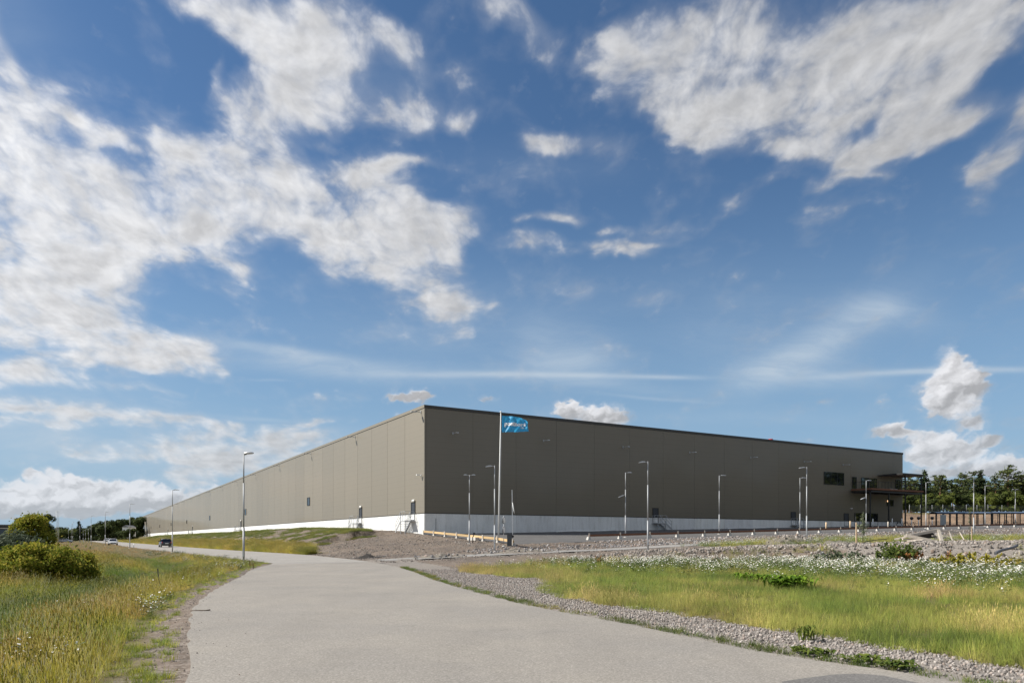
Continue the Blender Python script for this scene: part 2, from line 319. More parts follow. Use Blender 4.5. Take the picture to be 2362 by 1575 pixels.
def bump(t, p, h, dist, strength=1.0):
    b = t.nodes.new('ShaderNodeBump'); b.inputs['Distance'].default_value = dist; b.inputs['Strength'].default_value = strength
    t.links.new(h, b.inputs['Height']); t.links.new(b.outputs[0], p.inputs['Normal'])
def opos(t):
    g = t.nodes.new('ShaderNodeNewGeometry'); return g.outputs['Position']
def simple(name, col, rough=.6, metal=0., var=.15, scale=6., spec=.5, bmp=0.):
    m, t, p = nodes(name)
    g = nz(t, scale, 5, .65, opos(t))
    c1 = tuple(min(1, c*(1-var)) for c in col); c2 = tuple(min(1, c*(1+var)) for c in col)
    t.links.new(ramp(t, g.outputs[0], [(.3, c1), (.7, c2)]), p.inputs['Base Color'])
    p.inputs['Roughness'].default_value = rough; p.inputs['Metallic'].default_value = metal
    p.inputs['Specular IOR Level'].default_value = spec
    if bmp: bump(t, p, g.outputs[0], bmp)
    return m
# ---------------------------------------------------------------- the lie of the land
CX, CY = -10.086, 83.6                                   # near corner of the warehouse
E1 = np.array([0.86334, 0.50467]); E2 = np.array([-0.50467, 0.86334])   # along the shaded front / along the lit side
def AB(a, b): return (CX+a*E1[0]+b*E2[0], CY+a*E1[1]+b*E2[1])
def sstep(x): x = np.clip(x, 0, 1); return x*x*(3-2*x)
ROAD_IN = [(5.9, 6.5), (5.3, 7.2), (4.7, 8.6), (4.04, 9.45), (3.3, 10.7), (2.45, 12.85), (1.67, 14.6), (.51, 17.), (-.97, 21.15), (-3., 27.9), (-4.9, 35.4), (-7.16, 42.6), (-9.6, 49.0), (-12.7, 55.8), (-20, 69.8), (-27.8, 82.), (-38.4, 98.), (-60.9, 134.), (-103, 203.), (-190, 345.), (-330, 580.)]
ROAD_OUT = [(-338, 576.), (-197, 341.), (-110, 199.), (-69, 131.), (-47., 96.5), (-33.3, 75.2), (-25.6, 63), (-20.6, 55.2), (-17.3, 49.8), (-15.4, 46.6), (-14.6, 43.6), (-14.0, 40.2), (-12.7, 35), (-11.5, 31), (-9.75, 24.4), (-8.1, 18.9), (-6.6, 14.9), (-4.9, 11.), (-3.6, 8.), (-2.5, 4.), (-1.8, 0), (-1.6, -14), (10, -14), (8.6, 0), (7.2, 4.)]
ROADP = smooth_line(ROAD_IN, 5)[:-1]+[Vector(ROAD_IN[-1])]+smooth_line(ROAD_OUT, 5)
_R = np.array([(p[0], p[1]) for p in ROADP])
def poly_sdf(x, y, P):
    """signed distance to a closed polygon, negative inside"""
    x = np.asarray(x, float); y = np.asarray(y, float); sh = x.shape; x = x.ravel(); y = y.ravel()
    d = np.full(x.shape, 1e9); ins = np.zeros(x.shape, bool); n = len(P)
    for i in range(n):
        ax, ay = P[i]; bx, by = P[(i+1) % n]; ex, ey = bx-ax, by-ay
        L = ex*ex+ey*ey
        if L < 1e-9: continue
        tt = np.clip(((x-ax)*ex+(y-ay)*ey)/L, 0, 1)
        d = np.minimum(d, (x-ax-tt*ex)**2+(y-ay-tt*ey)**2)
        if ay != by:
            c = ((ay > y) != (by > y)); xi = (bx-ax)*(y-ay)/(by-ay)+ax; ins ^= c & (x < xi)
    d = np.sqrt(d); d[ins] *= -1
    return d.reshape(sh)
def road_sdf(x, y): return poly_sdf(x, y, _R)
_RO = np.array([(p[0], p[1]) for p in smooth_line(ROAD_OUT[:21], 3)])
def left_of_road(x, y):
    """1 on the meadow side of the road"""
    xo = np.interp(y, _RO[::-1, 1], _RO[::-1, 0]); return (x < xo)
def vnoise(x, y, sc, seed, octv=3): return _fbm(np.asarray(x, float)/sc+500, np.asarray(y, float)/sc+500, octv, seed)
def field_back(x): return np.interp(x, [-1.2, 2.5, 8, 16, 22, 30, 45, 75], [40, 43.2, 43.2, 41.8, 38.2, 34, 29, 22])
def ab_of(x, y): return (x-CX)*E1[0]+(y-CY)*E1[1], (x-CX)*E2[0]+(y-CY)*E2[1]
def ground_z(x, y, rough=True, sd=None):
    x = np.asarray(x, float); y = np.asarray(y, float)
    a, b = ab_of(x, y)
    if sd is None: sd = road_sdf(x, y)
    ac = np.maximum(a, 0)
    lot = 2.05+.0195*np.clip(ac, 0, 130)+np.clip(b, -20, 0)*(.048-.00022*np.clip(ac, 0, 95))
    low = np.interp(ac, [0, 4, 27, 55, 90, 140], [.52, .60, 1.42, 1.60, 2.0, 2.4])
    fld = np.interp(ac, [0, 10, 40, 70], [.12, .22, .42, .6])
    side = np.interp(b, [0, 8, 35, 100, 537, 600, 800], [2.05, 2.5, 3.0, 2.83, 2.4, 1.2, .5])
    fld = np.minimum(fld, .16)
    ax_ = x/np.maximum(y, 5)
    plate = np.interp(ax_, [0, .08, .2, .37, .6, .9], [.12, .35, .68, .98, 1.27, 1.4])*np.where(b < -30, 1, 0)  # bank of crushed rock behind the flowers
    base = fld+(np.maximum(plate, fld)-fld)*sstep((y-field_back(x))/2.6)
    H = base+(low-base)*sstep((b+38)/5.)
    H = H+(lot-H)*sstep((b+24.6)/5.6)
    H = np.where(b > 0, side, H)
    t = np.clip((a+16.5)/16.5, 0, 1)
    pf = np.where(b > 6, sstep(t*1.35)+.05*np.sin(np.clip(t, 0, 1)*math.pi), t*.75+.25*sstep(t))
    H = np.where(a < 0, H*pf, H)
    # cut slope and wooded rise beyond the far end of the yard
    v = y+.12*(x-100)
    rise = np.interp(v, [138, 150, 172, 188, 230, 400, 900], [0, 1.3, 4.1, 5.2, 6.2, 8, 10])*sstep((a-93)/6.)
    H = H+rise
    L = left_of_road(x, y)
    H = H*sstep(sd/4.5)
    dd = np.maximum(sd, 0)
    mead = -.75*np.exp(-((dd-5.2)/2.6)**2)-.25*sstep((dd-6)/6)
    mead = mead*np.interp(np.hypot(x, y), [0, 60, 120, 300], [1, .8, .4, 0])
    H = np.where(L & (sd > 0), mead+0*x, H)
    if rough:
        am = np.clip(sd/2.5, 0, 1)*np.interp(np.hypot(x, y), [0, 150, 500], [.07, .14, .25])*np.where((a > -15) & (a < 8) & (b > -34) & (b < 10), 2.0, 1)
        flat = ((a > -1) & (b > -20.5) & (v < 139))
        H = H+np.where(flat, 0, am*vnoise(x, y, 3.1, 5))
        H = H+np.where((v > 139) & (v < 186) & (a > 93), sstep((v-140)/8)*sstep((186-v)/8)*(1.1*vnoise(x, y, 7, 15)+.8*vnoise(x*1.0, y*.35, 2.4, 16)), 0)
    return H
def gz(x, y): return float(ground_z(np.array([x]), np.array([y]))[0])
LIB = bpy.data.collections.new('source_pieces')           # pieces used by the scatters, not placed in the scene themselves
def lib_obj(name, me):
    o = bpy.data.objects.new(name, me); LIB_CUR.objects.link(o); return o
_GN = {}
def scatter_tree(coll):
    g = bpy.data.node_groups.new('scatter_'+coll.name, 'GeometryNodeTree')
    g.interface.new_socket('Geometry', in_out='INPUT', socket_type='NodeSocketGeometry')
    g.interface.new_socket('Geometry', in_out='OUTPUT', socket_type='NodeSocketGeometry')
    n = g.nodes.new; i = n('NodeGroupInput'); o = n('NodeGroupOutput'); ip = n('GeometryNodeInstanceOnPoints')
    ci = n('GeometryNodeCollectionInfo'); ci.inputs['Collection'].default_value = coll
    ci.inputs['Separate Children'].default_value = True; ci.inputs['Reset Children'].default_value = True
    def na(nm, ty):
        a = n('GeometryNodeInputNamedAttribute'); a.data_type = ty; a.inputs['Name'].default_value = nm; return a.outputs[0]
    g.links.new(i.outputs[0], ip.inputs['Points']); g.links.new(ci.outputs[0], ip.inputs['Instance'])
    ip.inputs['Pick Instance'].default_value = True
    g.links.new(na('pidx', 'INT'), ip.inputs['Instance Index']); g.links.new(na('rot', 'FLOAT_VECTOR'), ip.inputs['Rotation'])
    g.links.new(na('scl', 'FLOAT_VECTOR'), ip.inputs['Scale']); g.links.new(ip.outputs[0], o.inputs[0])
    return g
def scatter(name, coll, pts, rot, scl, pidx, tint, parent=None, **k):
    me = bpy.data.meshes.new(name); n = len(pts); me.vertices.add(n)
    me.vertices.foreach_set('co', np.asarray(pts, np.float32).ravel())
    def at(nm, ty, arr, key):
        a = me.attributes.new(nm, ty, 'POINT'); a.data.foreach_set(key, np.ascontiguousarray(arr).ravel())
    at('rot', 'FLOAT_VECTOR', np.asarray(rot, np.float32), 'vector'); at('scl', 'FLOAT_VECTOR', np.asarray(scl, np.float32), 'vector')
    at('pidx', 'INT', np.asarray(pidx, np.int32), 'value'); at('tint', 'FLOAT_VECTOR', np.asarray(tint, np.float32), 'vector')
    o = link(name, me, parent, **k)
    if coll.name not in _GN: _GN[coll.name] = scatter_tree(coll)
    md = o.modifiers.new('scatter', 'NODES'); md.node_group = _GN[coll.name]
    return o
def soft_normal(t, p, k):
    """thin leaves and blades scatter light much like the rounded mass they form"""
    g = t.nodes.new('ShaderNodeNewGeometry'); m = t.nodes.new('ShaderNodeMix'); m.data_type = 'VECTOR'; m.inputs['Factor'].default_value = k
    t.links.new(g.outputs['Normal'], m.inputs['A']); m.inputs['B'].default_value = (-.25, 0, 1)
    v = t.nodes.new('ShaderNodeVectorMath'); v.operation = 'NORMALIZE'; t.links.new(m.outputs['Result'], v.inputs[0]); t.links.new(v.outputs[0], p.inputs['Normal'])
def tint_mat(name, rough=.7, transl=.0, spec=.3, vary=.25):
    """takes its colour from the scattered piece's own tint"""
    m, t, p = nodes(name)
    a = t.nodes.new('ShaderNodeAttribute'); a.attribute_type = 'INSTANCER'; a.attribute_name = 'tint'
    g = nz(t, 9, 3, .6, opos(t))
    c = mixc(t, 1.0, a.outputs['Vector'], ramp(t, g.outputs[0], [(.3, (1-vary,)*3), (.7, (1+vary,)*3)]), 'MULTIPLY')
    t.links.new(c, p.inputs['Base Color']); p.inputs['Roughness'].default_value = rough; p.inputs['Specular IOR Level'].default_value = spec
    if transl:
        soft_normal(t, p, .62)
        tr = t.nodes.new('ShaderNodeBsdfTranslucent'); t.links.new(c, tr.inputs[0])
        mx_ = t.nodes.new('ShaderNodeMixShader'); mx_.inputs[0].default_value = transl
        t.links.new(p.outputs[0], mx_.inputs[1]); t.links.new(tr.outputs[0], mx_.inputs[2])
        t.links.new(mx_.outputs[0], t.nodes['Material Output'].inputs[0])
    return m
# ================================================================ SETTING: ground, road, yard
def ground_material():
    m, t, p = nodes('ground_soil')
    pos = opos(t)
    za = t.nodes.new('ShaderNodeAttribute'); za.attribute_name = 'zone'
    sp = t.nodes.new('ShaderNodeSeparateColor'); t.links.new(za.outputs['Color'], sp.inputs[0])
    n1 = nz(t, .9, 6, .7, pos); n2 = nz(t, 14, 4, .7, pos); n3 = nz(t, .16, 3, .6, pos)
    v = t.nodes.new('ShaderNodeTexVoronoi'); v.inputs['Scale'].default_value = 24; t.links.new(pos, v.inputs['Vector'])
    v2 = t.nodes.new('ShaderNodeTexVoronoi'); v2.inputs['Scale'].default_value = 8; t.links.new(pos, v2.inputs['Vector'])
    sh = mixc(t, .30, v.outputs['Color'], v2.outputs['Color'])
    bw = t.nodes.new('ShaderNodeRGBToBW'); t.links.new(sh, bw.inputs[0])
    grav = ramp(t, bw.outputs[0], [(.15, (.095, .078, .062)), (.5, (.185, .158, .132)), (.85, (.33, .295, .26))])
    grav = mixc(t, 1.0, grav, ramp(t, n3.outputs[0], [(.35, (.80, .78, .78)), (.65, (1.12, 1.06, 1.0))]), 'MULTIPLY')
    red = mixc(t, ramp(t, n1.outputs[0], [(.48, (0, 0, 0)), (.64, (.55, .55, .55))]), grav, (.225, .170, .130))
    soil = ramp(t, n1.outputs[0], [(.3, (.085, .075, .035)), (.55, (.15, .125, .055)), (.75, (.21, .18, .10))])
    sand = ramp(t, n1.outputs[0], [(.3, (.19, .125, .080)), (.55, (.27, .185, .122)), (.78, (.36, .275, .20))])
    sand = mixc(t, 1.0, sand, ramp(t, n3.outputs[0], [(.35, (.62, .62, .64)), (.5, (1, 1, 1)), (.65, (1.25, 1.2, 1.12))]), 'MULTIPLY'); sand = mixc(t, .35, sand, ramp(t, n2.outputs[0], [(.3, (.16, .11, .075)), (.7, (.37, .29, .215))]))
    def edge(ch, amt=.5):
        x = mth(t, 'ADD', ch, mth(t, 'MULTIPLY', mth(t, 'SUBTRACT', mth(t, 'ADD', mth(t, 'MULTIPLY', n1.outputs[0], .5), mth(t, 'MULTIPLY', n2.outputs[0], .5)), .5), amt*2.2))
        return mth(t, 'MULTIPLY', mth(t, 'SUBTRACT', x, .38), 4.0, True)
    c = mixc(t, edge(sp.outputs[0]), red, soil)
    c = mixc(t, edge(sp.outputs[1]), c, sand)
    lightg = mixc(t, .5, grav, (.33, .305, .275))
    c = mixc(t, edge(sp.outputs[2], .8), c, lightg)
    t.links.new(c, p.inputs['Base Color']); p.inputs['Roughness'].default_value = .95; p.inputs['Specular IOR Level'].default_value = .15
    hgt = mth(t, 'ADD', mth(t, 'MULTIPLY', bw.outputs[0], .6), mth(t, 'MULTIPLY', n1.outputs[0], .6))
    bump(t, p, hgt, .09)
    return m
M_ground = ground_material()
def asphalt(name, base, light, seed=0, grain=230):
    m, t, p = nodes(name); pos = opos(t)
    v = t.nodes.new('ShaderNodeTexVoronoi'); v.inputs['Scale'].default_value = 55; t.links.new(pos, v.inputs['Vector'])
    bw = t.nodes.new('ShaderNodeRGBToBW'); t.links.new(v.outputs['Color'], bw.inputs[0])
    big = nz(t, .35, 5, .6, pos); mid = nz(t, 2.6, 5, .65, pos); fine = nz(t, 30, 4, .8, pos)
    c = ramp(t, bw.outputs[0], [(.1, tuple(x*.74 for x in base)), (.5, base), (.9, light)])
    c = mixc(t, .45, c, ramp(t, fine.outputs[0], [(.35, tuple(x*.7 for x in base)), (.65, light)]))
    c = mixc(t, 1.0, c, ramp(t, big.outputs[0], [(.3, (.90, .90, .91)), (.7, (1.08, 1.06, 1.03))]), 'MULTIPLY')
    c = mixc(t, 1.0, c, ramp(t, mid.outputs[0], [(.25, (.965, .965, .965)), (.75, (1.03, 1.03, 1.03))]), 'MULTIPLY')
    wm = t.nodes.new('ShaderNodeMapping'); wm.inputs['Scale'].default_value = (1.1, .16, 1); wm.inputs['Rotation'].default_value = (0, 0, .12); t.links.new(pos, wm.inputs[0])
    lane = nz(t, .9, 3, .5, wm.outputs[0]); c = mixc(t, 1.0, c, ramp(t, lane.outputs[0], [(.34, (.955, .955, .955)), (.64, (1.02, 1.02, 1.02))]), 'MULTIPLY')
    spots = nz(t, 5.5, 2, .5, pos); c = mixc(t, ramp(t, spots.outputs[0], [(.70, (0, 0, 0)), (.76, (.35, .35, .35))]), c, tuple(x*.55 for x in base))
    cr = t.nodes.new('ShaderNodeTexVoronoi'); cr.feature = 'DISTANCE_TO_EDGE'; cr.inputs['Scale'].default_value = .22
    cn = nz(t, 1.3, 5, .7, pos); cv = t.nodes.new('ShaderNodeVectorMath'); cv.operation = 'ADD'; cs = t.nodes.new('ShaderNodeVectorMath'); cs.operation = 'SCALE'; cs.inputs['Scale'].default_value = 2.2
    t.links.new(cn.outputs['Color'], cs.inputs[0]); t.links.new(cs.outputs[0], cv.inputs[0]); t.links.new(pos, cv.inputs[1]); t.links.new(cv.outputs[0], cr.inputs['Vector'])
    c = mixc(t, ramp(t, cr.outputs['Distance'], [(.0, (.35, .35, .35)), (.006, (0, 0, 0))]), c, tuple(x*.45 for x in base))
    t.links.new(c, p.inputs['Base Color']); p.inputs['Roughness'].default_value = .9; p.inputs['Specular IOR Level'].default_value = .25
    bump(t, p, bw.outputs[0], .003)
    return m
M_asph = asphalt('asphalt_pale_worn', (.250, .230, .202), (.395, .368, .328))
M_asph_far = asphalt('asphalt_through_road', (.283, .266, .242), (.43, .409, .376))
M_asph_patch = asphalt('asphalt_newer_patch', (.135, .13, .123), (.25, .24, .228))
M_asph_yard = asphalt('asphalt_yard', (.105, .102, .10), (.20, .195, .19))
# ground sheet: rings round the viewpoint out to the horizon
def build_ground():
    azs = np.concatenate([np.linspace(-180, -60, 31)[:-1], np.linspace(-60, 60, 381), np.linspace(60, 180, 31)[1:-1]])
    rs = [0.0]+list(np.exp(np.linspace(math.log(2.5), math.log(420), 380)))+list(np.exp(np.linspace(math.log(420), math.log(7000), 40)))[1:]
    rs = np.array(rs); A, R = np.meshgrid(np.radians(azs), rs)
    X = R*np.sin(A); Y = R*np.cos(A)
    sd = road_sdf(X, Y)
    Z = ground_z(X, Y, True, sd)
    a, b = ab_of(X, Y)
    v = Y+.12*(X-100)
    near = R < 900
    Z = np.where(near, Z, np.interp(R, [900, 7000], [0, 0])*1.0+np.where(near, 0, 0))
    Z = Z-.05*sstep((1.5-sd)/.5)*(sd < 1.5)*0
    Z = np.where(sd < -.15, -.06, np.where(sd < .30, np.minimum(Z, -.014), Z))
    yard = (a > .0) & (b > -19.6) & (b < 3) & (a < 128) & (v < 150)
    Z = np.where(yard, Z-.07, Z)
    ta, tb = TRACK_D(X, Y)
    Z = np.where((ta > -14.5) & (np.abs(tb) < 1.7), Z-.03, Z)
    inside = (a > .5) & (b > .5) & (a < 92) & (b < 536)
    Z = np.where(inside, np.minimum(Z, 1.2), Z)
    # zones: r = grass soil, g = sandy cut, b = pale gravel
    L = left_of_road(X, Y) & (sd > 0)
    zr = np.zeros_like(X); zg = zr.copy(); zb = zr.copy()
    zr = np.where(L, np.clip((sd-.1)/1.1, 0, 1), zr)
    fs = poly_sdf(X, Y, FIELD); zr = np.maximum(zr, np.clip(.6-fs*.8, 0, 1)*(fs < 1))
    mound = (a < -1.5) & (a > -13) & (b > 7); strip = (a <= -13) & (b > -7) & (a < -2)
    zr = np.where(mound, .36+.05*np.sin((a*1.3+b*.55)*1.0+5*vnoise(X, Y, 4, 66))+.30*vnoise(a*.35+b*.15, a*1.1+b*.25, 1.7, 65)+.2*vnoise(X, Y, 6, 68), zr); zr = np.where(strip & ~L, 1, zr)
    zr = np.where((b > 130) & (a < 0) & ~L, 1, zr)
    zr = np.where(R > 420, 1, zr); zr = np.where((v > 178) & (a > 60), 1, zr)
    zg = np.where((v > 139) & (v < 183) & (a > 93), 1, zg)
    zb = np.where((np.abs(tb) < 3.4) & (ta > -16) & (ta < 60), .55, 0)
    zb = np.where((sd > 0) & (sd < 2.6) & ~L & (fs > -.2) & (Y < 52), 1.0, zb)
    zb = np.where((Y > field_back(X)) & (b < -34) & (a > 4), .8, zb)
    nr, na = X.shape
    me = bpy.data.meshes.new('ground')
    co = np.stack([X, Y, Z], -1).reshape(-1, 3)
    i = np.arange(nr-1)[:, None]*na; j = np.arange(na)[None, :]; j2 = (j+1) % na
    F = np.stack([i+j, i+na+j, i+na+j2, i+j2], -1).reshape(-1, 4)
    me.vertices.add(len(co)); me.vertices.foreach_set('co', co.ravel().astype(np.float32))
    me.loops.add(F.size); me.loops.foreach_set('vertex_index', F.ravel().astype(np.int32))
    me.polygons.add(len(F)); me.polygons.foreach_set('loop_start', (np.arange(len(F))*4).astype(np.int32))
    me.polygons.foreach_set('loop_total', np.full(len(F), 4, np.int32)); me.polygons.foreach_set('use_smooth', np.ones(len(F), bool))
    at = me.attributes.new('zone', 'FLOAT_COLOR', 'POINT')
    at.data.foreach_set('color', np.stack([zr, zg, zb, np.ones_like(zr)], -1).reshape(-1).astype(np.float32))
    me.materials.append(M_ground); me.update(calc_edges=True); me.validate()
    # faces wound clockwise seen from above would point down
    o = link('ground', me, kind='structure')
    if me.polygons[na*50].normal.z < 0: me.flip_normals()
    return o
TRACK = smooth_line([(-17, -27.5), (-10, -28.2), (0, -28.6), (15, -28.3), (40, -27.6), (75, -27.2), (120, -27)], 8)
_TR = np.array([AB(p[0], p[1]) for p in TRACK]); _TRa = np.array([p[0] for p in TRACK]); _TRb = np.array([p[1] for p in TRACK])
def TRACK_D(x, y):
    a, b = ab_of(x, y); return a, b-np.interp(a, _TRa, _TRb)
FIELD = np.array([(p[0], p[1]) for p in smooth_line([(-2.65, 34.7), (-.46, 29.7), (.95, 27.4), (.74, 21.4), (1.66, 18.3), (2.3, 16.8), (3., 15.7), (4.1, 13.3), (4.7, 11.9), (5.1, 10.7), (5.7, 9.56), (6.4, 8.5), (9, 5.5), (14, 2.), (30, 0), (70, 10), (80, 20), (60, 25.5), (45, 29), (30, 34), (22, 38.2), (16, 41.8), (8, 43.2), (2.5, 43.2), (-1.2, 40)], 4, True)])
ground = build_ground()
def flat_poly(name, P, z, mat, thick=.0, **k):
    bm = bmesh.new(); vs = [bm.verts.new((p[0], p[1], z)) for p in P]
    es = [bm.edges.new((vs[i], vs[(i+1) % len(vs)])) for i in range(len(vs))]
    bmesh.ops.triangle_fill(bm, edges=es, use_beauty=True)
    for f in bm.faces:
        if f.normal.z < 0: f.normal_flip()
    if thick:
        r = bmesh.ops.extrude_edge_only(bm, edges=[e for e in bm.edges if e.is_boundary])
        for g_ in r['geom']:
            if isinstance(g_, bmesh.types.BMVert): g_.co.z -= thick
        bmesh.ops.recalc_face_normals(bm, faces=bm.faces)
        if sum(f.normal.z for f in bm.faces) < 0:
            bmesh.ops.reverse_faces(bm, faces=bm.faces)
    me = bpy.data.meshes.new(name); bm.to_mesh(me); bm.free(); me.materials.append(mat)
    return link(name, me, **k)
# split the road where the side arm meets the through road
seam_l, seam_r = Vector((-14.6, 43.6)), Vector((-9.7, 48.6))
iin = min(range(len(ROADP)), key=lambda i: (ROADP[i]-seam_r).length); iout = min(range(len(ROADP)), key=lambda i: (ROADP[i]-seam_l).length)
near_poly = ROADP[:iin+1]+ROADP[iout:]; far_poly = ROADP[iin:iout+1]
rj = random.Random(3)
def ragged(P, amp, skip_far=70):
    out = []
    n = len(P)
    for i in range(n):
        a, b = P[i], P[(i+1) % n]; L = (b-a).length
        k = max(1, min(14, int(L/.35))) if a.length < skip_far else 1
        nrm = Vector((-(b-a).y, (b-a).x))/max(L, 1e-6)
        for j in range(k):
            p = a.lerp(b, j/k)
            out.append(p+nrm*(rj.uniform(-amp, amp) if (j or k > 1) else 0))
    return out
flat_poly('side_road', ragged(near_poly, .05), 0.0, M_asph, .08, kind='structure')
flat_poly('through_road', far_poly, 0.004, M_asph_far, .08, kind='structure')
flat_poly('newer_asphalt_patch', ragged([Vector(p) for p in [(2.75, 7.2), (3.01, 8.09), (3.37, 8.3), (3.75, 8.5), (4.02, 8.56), (4.2, 8.52), (4.33, 8.42), (4.5, 8.0), (4.75, 7.2), (5.2, 5.5), (5.4, 2), (3.2, 2.), (2.8, 5.)]], .015), .004, M_asph_patch, .0, kind='structure')
def ribbon(name, pts, width, lift, mat, step=1, nx=4, **k):
    vs = []; fs = []
    n = len(pts)
    for i, p in enumerate(pts):
        d = (Vector(pts[min(i+1, n-1)])-Vector(pts[max(i-1, 0)])).normalized(); q = Vector((-d.y, d.x))
        w = width(i/(n-1)) if callable(width) else width
        for j in range(nx+1):
            c = Vector(p)+q*((j/nx-.5)*w); vs.append((c.x, c.y, 0))
    A = np.array(vs); z = ground_z(A[:, 0], A[:, 1], False)+lift
    vs = [(a[0], a[1], zz) for a, zz in zip(A, z)]
    for i in range(n-1):
        for j in range(nx): q0 = i*(nx+1)+j; fs.append((q0, q0+1, q0+nx+2, q0+nx+1))
    mb = MB(); mb.add(vs, fs, 0, True); me = mb.mesh(name, mat)
    if me.polygons[0].normal.z < 0: me.flip_normals()
    return link(name, me, **k)
tp = [AB(a_, float(np.interp(a_, _TRa, _TRb))) for a_ in np.arange(-15.5, 118, .8)]
ribbon('gravel_track', tp, lambda t: 3.4, .03, asphalt('track_fines', (.27, .26, .245), (.42, .405, .38)), nx=6, kind='structure')
# yard of dark asphalt along the shaded front
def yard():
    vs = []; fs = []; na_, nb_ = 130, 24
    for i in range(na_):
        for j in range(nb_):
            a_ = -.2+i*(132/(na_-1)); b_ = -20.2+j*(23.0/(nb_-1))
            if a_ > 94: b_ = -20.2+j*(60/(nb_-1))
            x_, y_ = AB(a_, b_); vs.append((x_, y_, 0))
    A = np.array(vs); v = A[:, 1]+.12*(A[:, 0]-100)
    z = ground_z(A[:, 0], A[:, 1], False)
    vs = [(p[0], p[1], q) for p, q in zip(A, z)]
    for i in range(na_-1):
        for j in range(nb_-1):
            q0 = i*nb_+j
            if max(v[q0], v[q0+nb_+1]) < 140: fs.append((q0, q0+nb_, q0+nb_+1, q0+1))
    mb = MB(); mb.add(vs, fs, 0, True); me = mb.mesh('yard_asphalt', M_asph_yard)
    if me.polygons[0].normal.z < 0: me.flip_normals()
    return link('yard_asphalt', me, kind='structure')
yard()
# painted bay lines near the entrance of the yard
mb = MB()
M_paint = simple('road_paint', (.62, .61, .58), .7, var=.2)
for (a0, b0, a1, b1) in [(3.0, -5.5, 22, -9.5), (4.0, -8.5, 19, -13.5), (0.8, -10, 3.8, -14)]:
    n_ = 14; pr = None
    for i in range(n_+1):
        t_ = i/n_; x_, y_ = AB(a0+(a1-a0)*t_, b0+(b1-b0)*t_); dx, dy = E1*0+E2*.07
        zz = float(ground_z(np.array([x_]), np.array([y_]), False)[0])+.012
        cur = [(x_-dx, y_-dy, zz), (x_+dx, y_+dy, zz)]
        if pr: mb.add([pr[0], cur[0], cur[1], pr[1]], [(0, 1, 2, 3)])
        pr = cur
mb.build('painted_line', M_paint, kind='structure')
# ================================================================ THE WAREHOUSE
ROT = math.atan2(E1[1], E1[0])
def clad_mat():
    m, t, p = nodes('bronze_metallic_cladding')
    oi = t.nodes.new('ShaderNodeObjectInfo'); pos = opos(t)
    tc_ = t.nodes.new('ShaderNodeTexCoord')
    n1 = nz(t, .18, 3, .5, tc_.outputs['Object']); n2 = nz(t, 1.1, 2, .5, tc_.outputs['Object'])
    c = ramp(t, oi.outputs['Random'], [(0, (.266, .238, .191)), (1, (.281, .252, .203))])
    w = t.nodes.new('ShaderNodeTexWave'); w.bands_direction = 'Z'; w.inputs['Scale'].default_value = .455; w.inputs['Distortion'].default_value = 0
    t.links.new(tc_.outputs['Object'], w.inputs['Vector'])
    line = ramp(t, w.outputs[0], [(0.0, (.90, .90, .90)), (.012, (1, 1, 1))])
    c = mixc(t, 1, c, line, 'MULTIPLY')
    t.links.new(c, p.inputs['Base Color'])
    p.inputs['Metallic'].default_value = 1.0; p.inputs['Coat Weight'].default_value = .3; p.inputs['Coat Roughness'].default_value = .11
    r = mth(t, 'ADD', mth(t, 'MULTIPLY', oi.outputs['Random'], .05), mth(t, 'MULTIPLY', n1.outputs[0], .08))
    t.links.new(mth(t, 'ADD', r, .66), p.inputs['Roughness'])
    bump(t, p, mth(t, 'ADD', n1.outputs[0], mth(t, 'MULTIPLY', n2.outputs[0], .12)), .05, .5)
    return m
M_clad = clad_mat()
def conc_mat(name, a, b_, c_):
    m, t, p = nodes(name); pos = opos(t)
    oi = t.nodes.new('ShaderNodeObjectInfo')
    sc_ = t.nodes.new('ShaderNodeMapping'); sc_.inputs['Scale'].default_value = (1, 1, .35); t.links.new(pos, sc_.inputs[0])
    n1 = nz(t, .7, 6, .65, sc_.outputs[0]); n2 = nz(t, 8, 4, .6, pos)
    c = ramp(t, n1.outputs[0], [(.28, a), (.5, b_), (.72, c_)])
    c = mixc(t, 1, c, ramp(t, n2.outputs[0], [(.3, (.93, .93, .93)), (.7, (1.05, 1.05, 1.05))]), 'MULTIPLY')
    st_ = t.nodes.new('ShaderNodeMapping'); st_.inputs['Scale'].default_value = (1.6, 1.6, .22); t.links.new(pos, st_.inputs[0]); n3 = nz(t, 1.4, 5, .65, st_.outputs[0])
    c = mixc(t, ramp(t, n3.outputs[0], [(.52, (0, 0, 0)), (.72, (.5, .5, .5))]), c, (.44, .41, .36))
    c = mixc(t, 1, c, ramp(t, oi.outputs['Random'], [(0, (.93, .93, .94)), (1, (1.04, 1.04, 1.03))]), 'MULTIPLY')
    t.links.new(c, p.inputs['Base Color']); p.inputs['Roughness'].default_value = .85; p.inputs['Specular IOR Level'].default_value = .2
    bump(t, p, n2.outputs[0], .004)
    return m
M_conc = conc_mat('precast_concrete', (.64, .64, .62), (.75, .75, .73), (.81, .81, .79))
M_block = conc_mat('concrete_block', (.42, .40, .36), (.52, .50, .46), (.60, .58, .54))
M_dark = simple('dark_bronze_trim', (.055, .050, .045), .45, .3, var=.08)
M_door = simple('charcoal_door_paint', (.035, .038, .045), .45, var=.1)
M_black = simple('black_steel', (.018, .018, .019), .45, var=.2)
M_galv = simple('galvanised_steel', (.36, .37, .38), .55, .2, var=.12, scale=20)
M_lamp = simple('lamp_aluminium', (.52, .53, .54), .4, .4, var=.08)
M_white = simple('white_paint', (.78, .78, .76), .45, var=.05)
M_roof = simple('roof_membrane', (.20, .20, .20), .8)
M_gap = simple('joint_backing_steel', (.03, .028, .025), .8)  # near-black backing seen through the gaps between panels
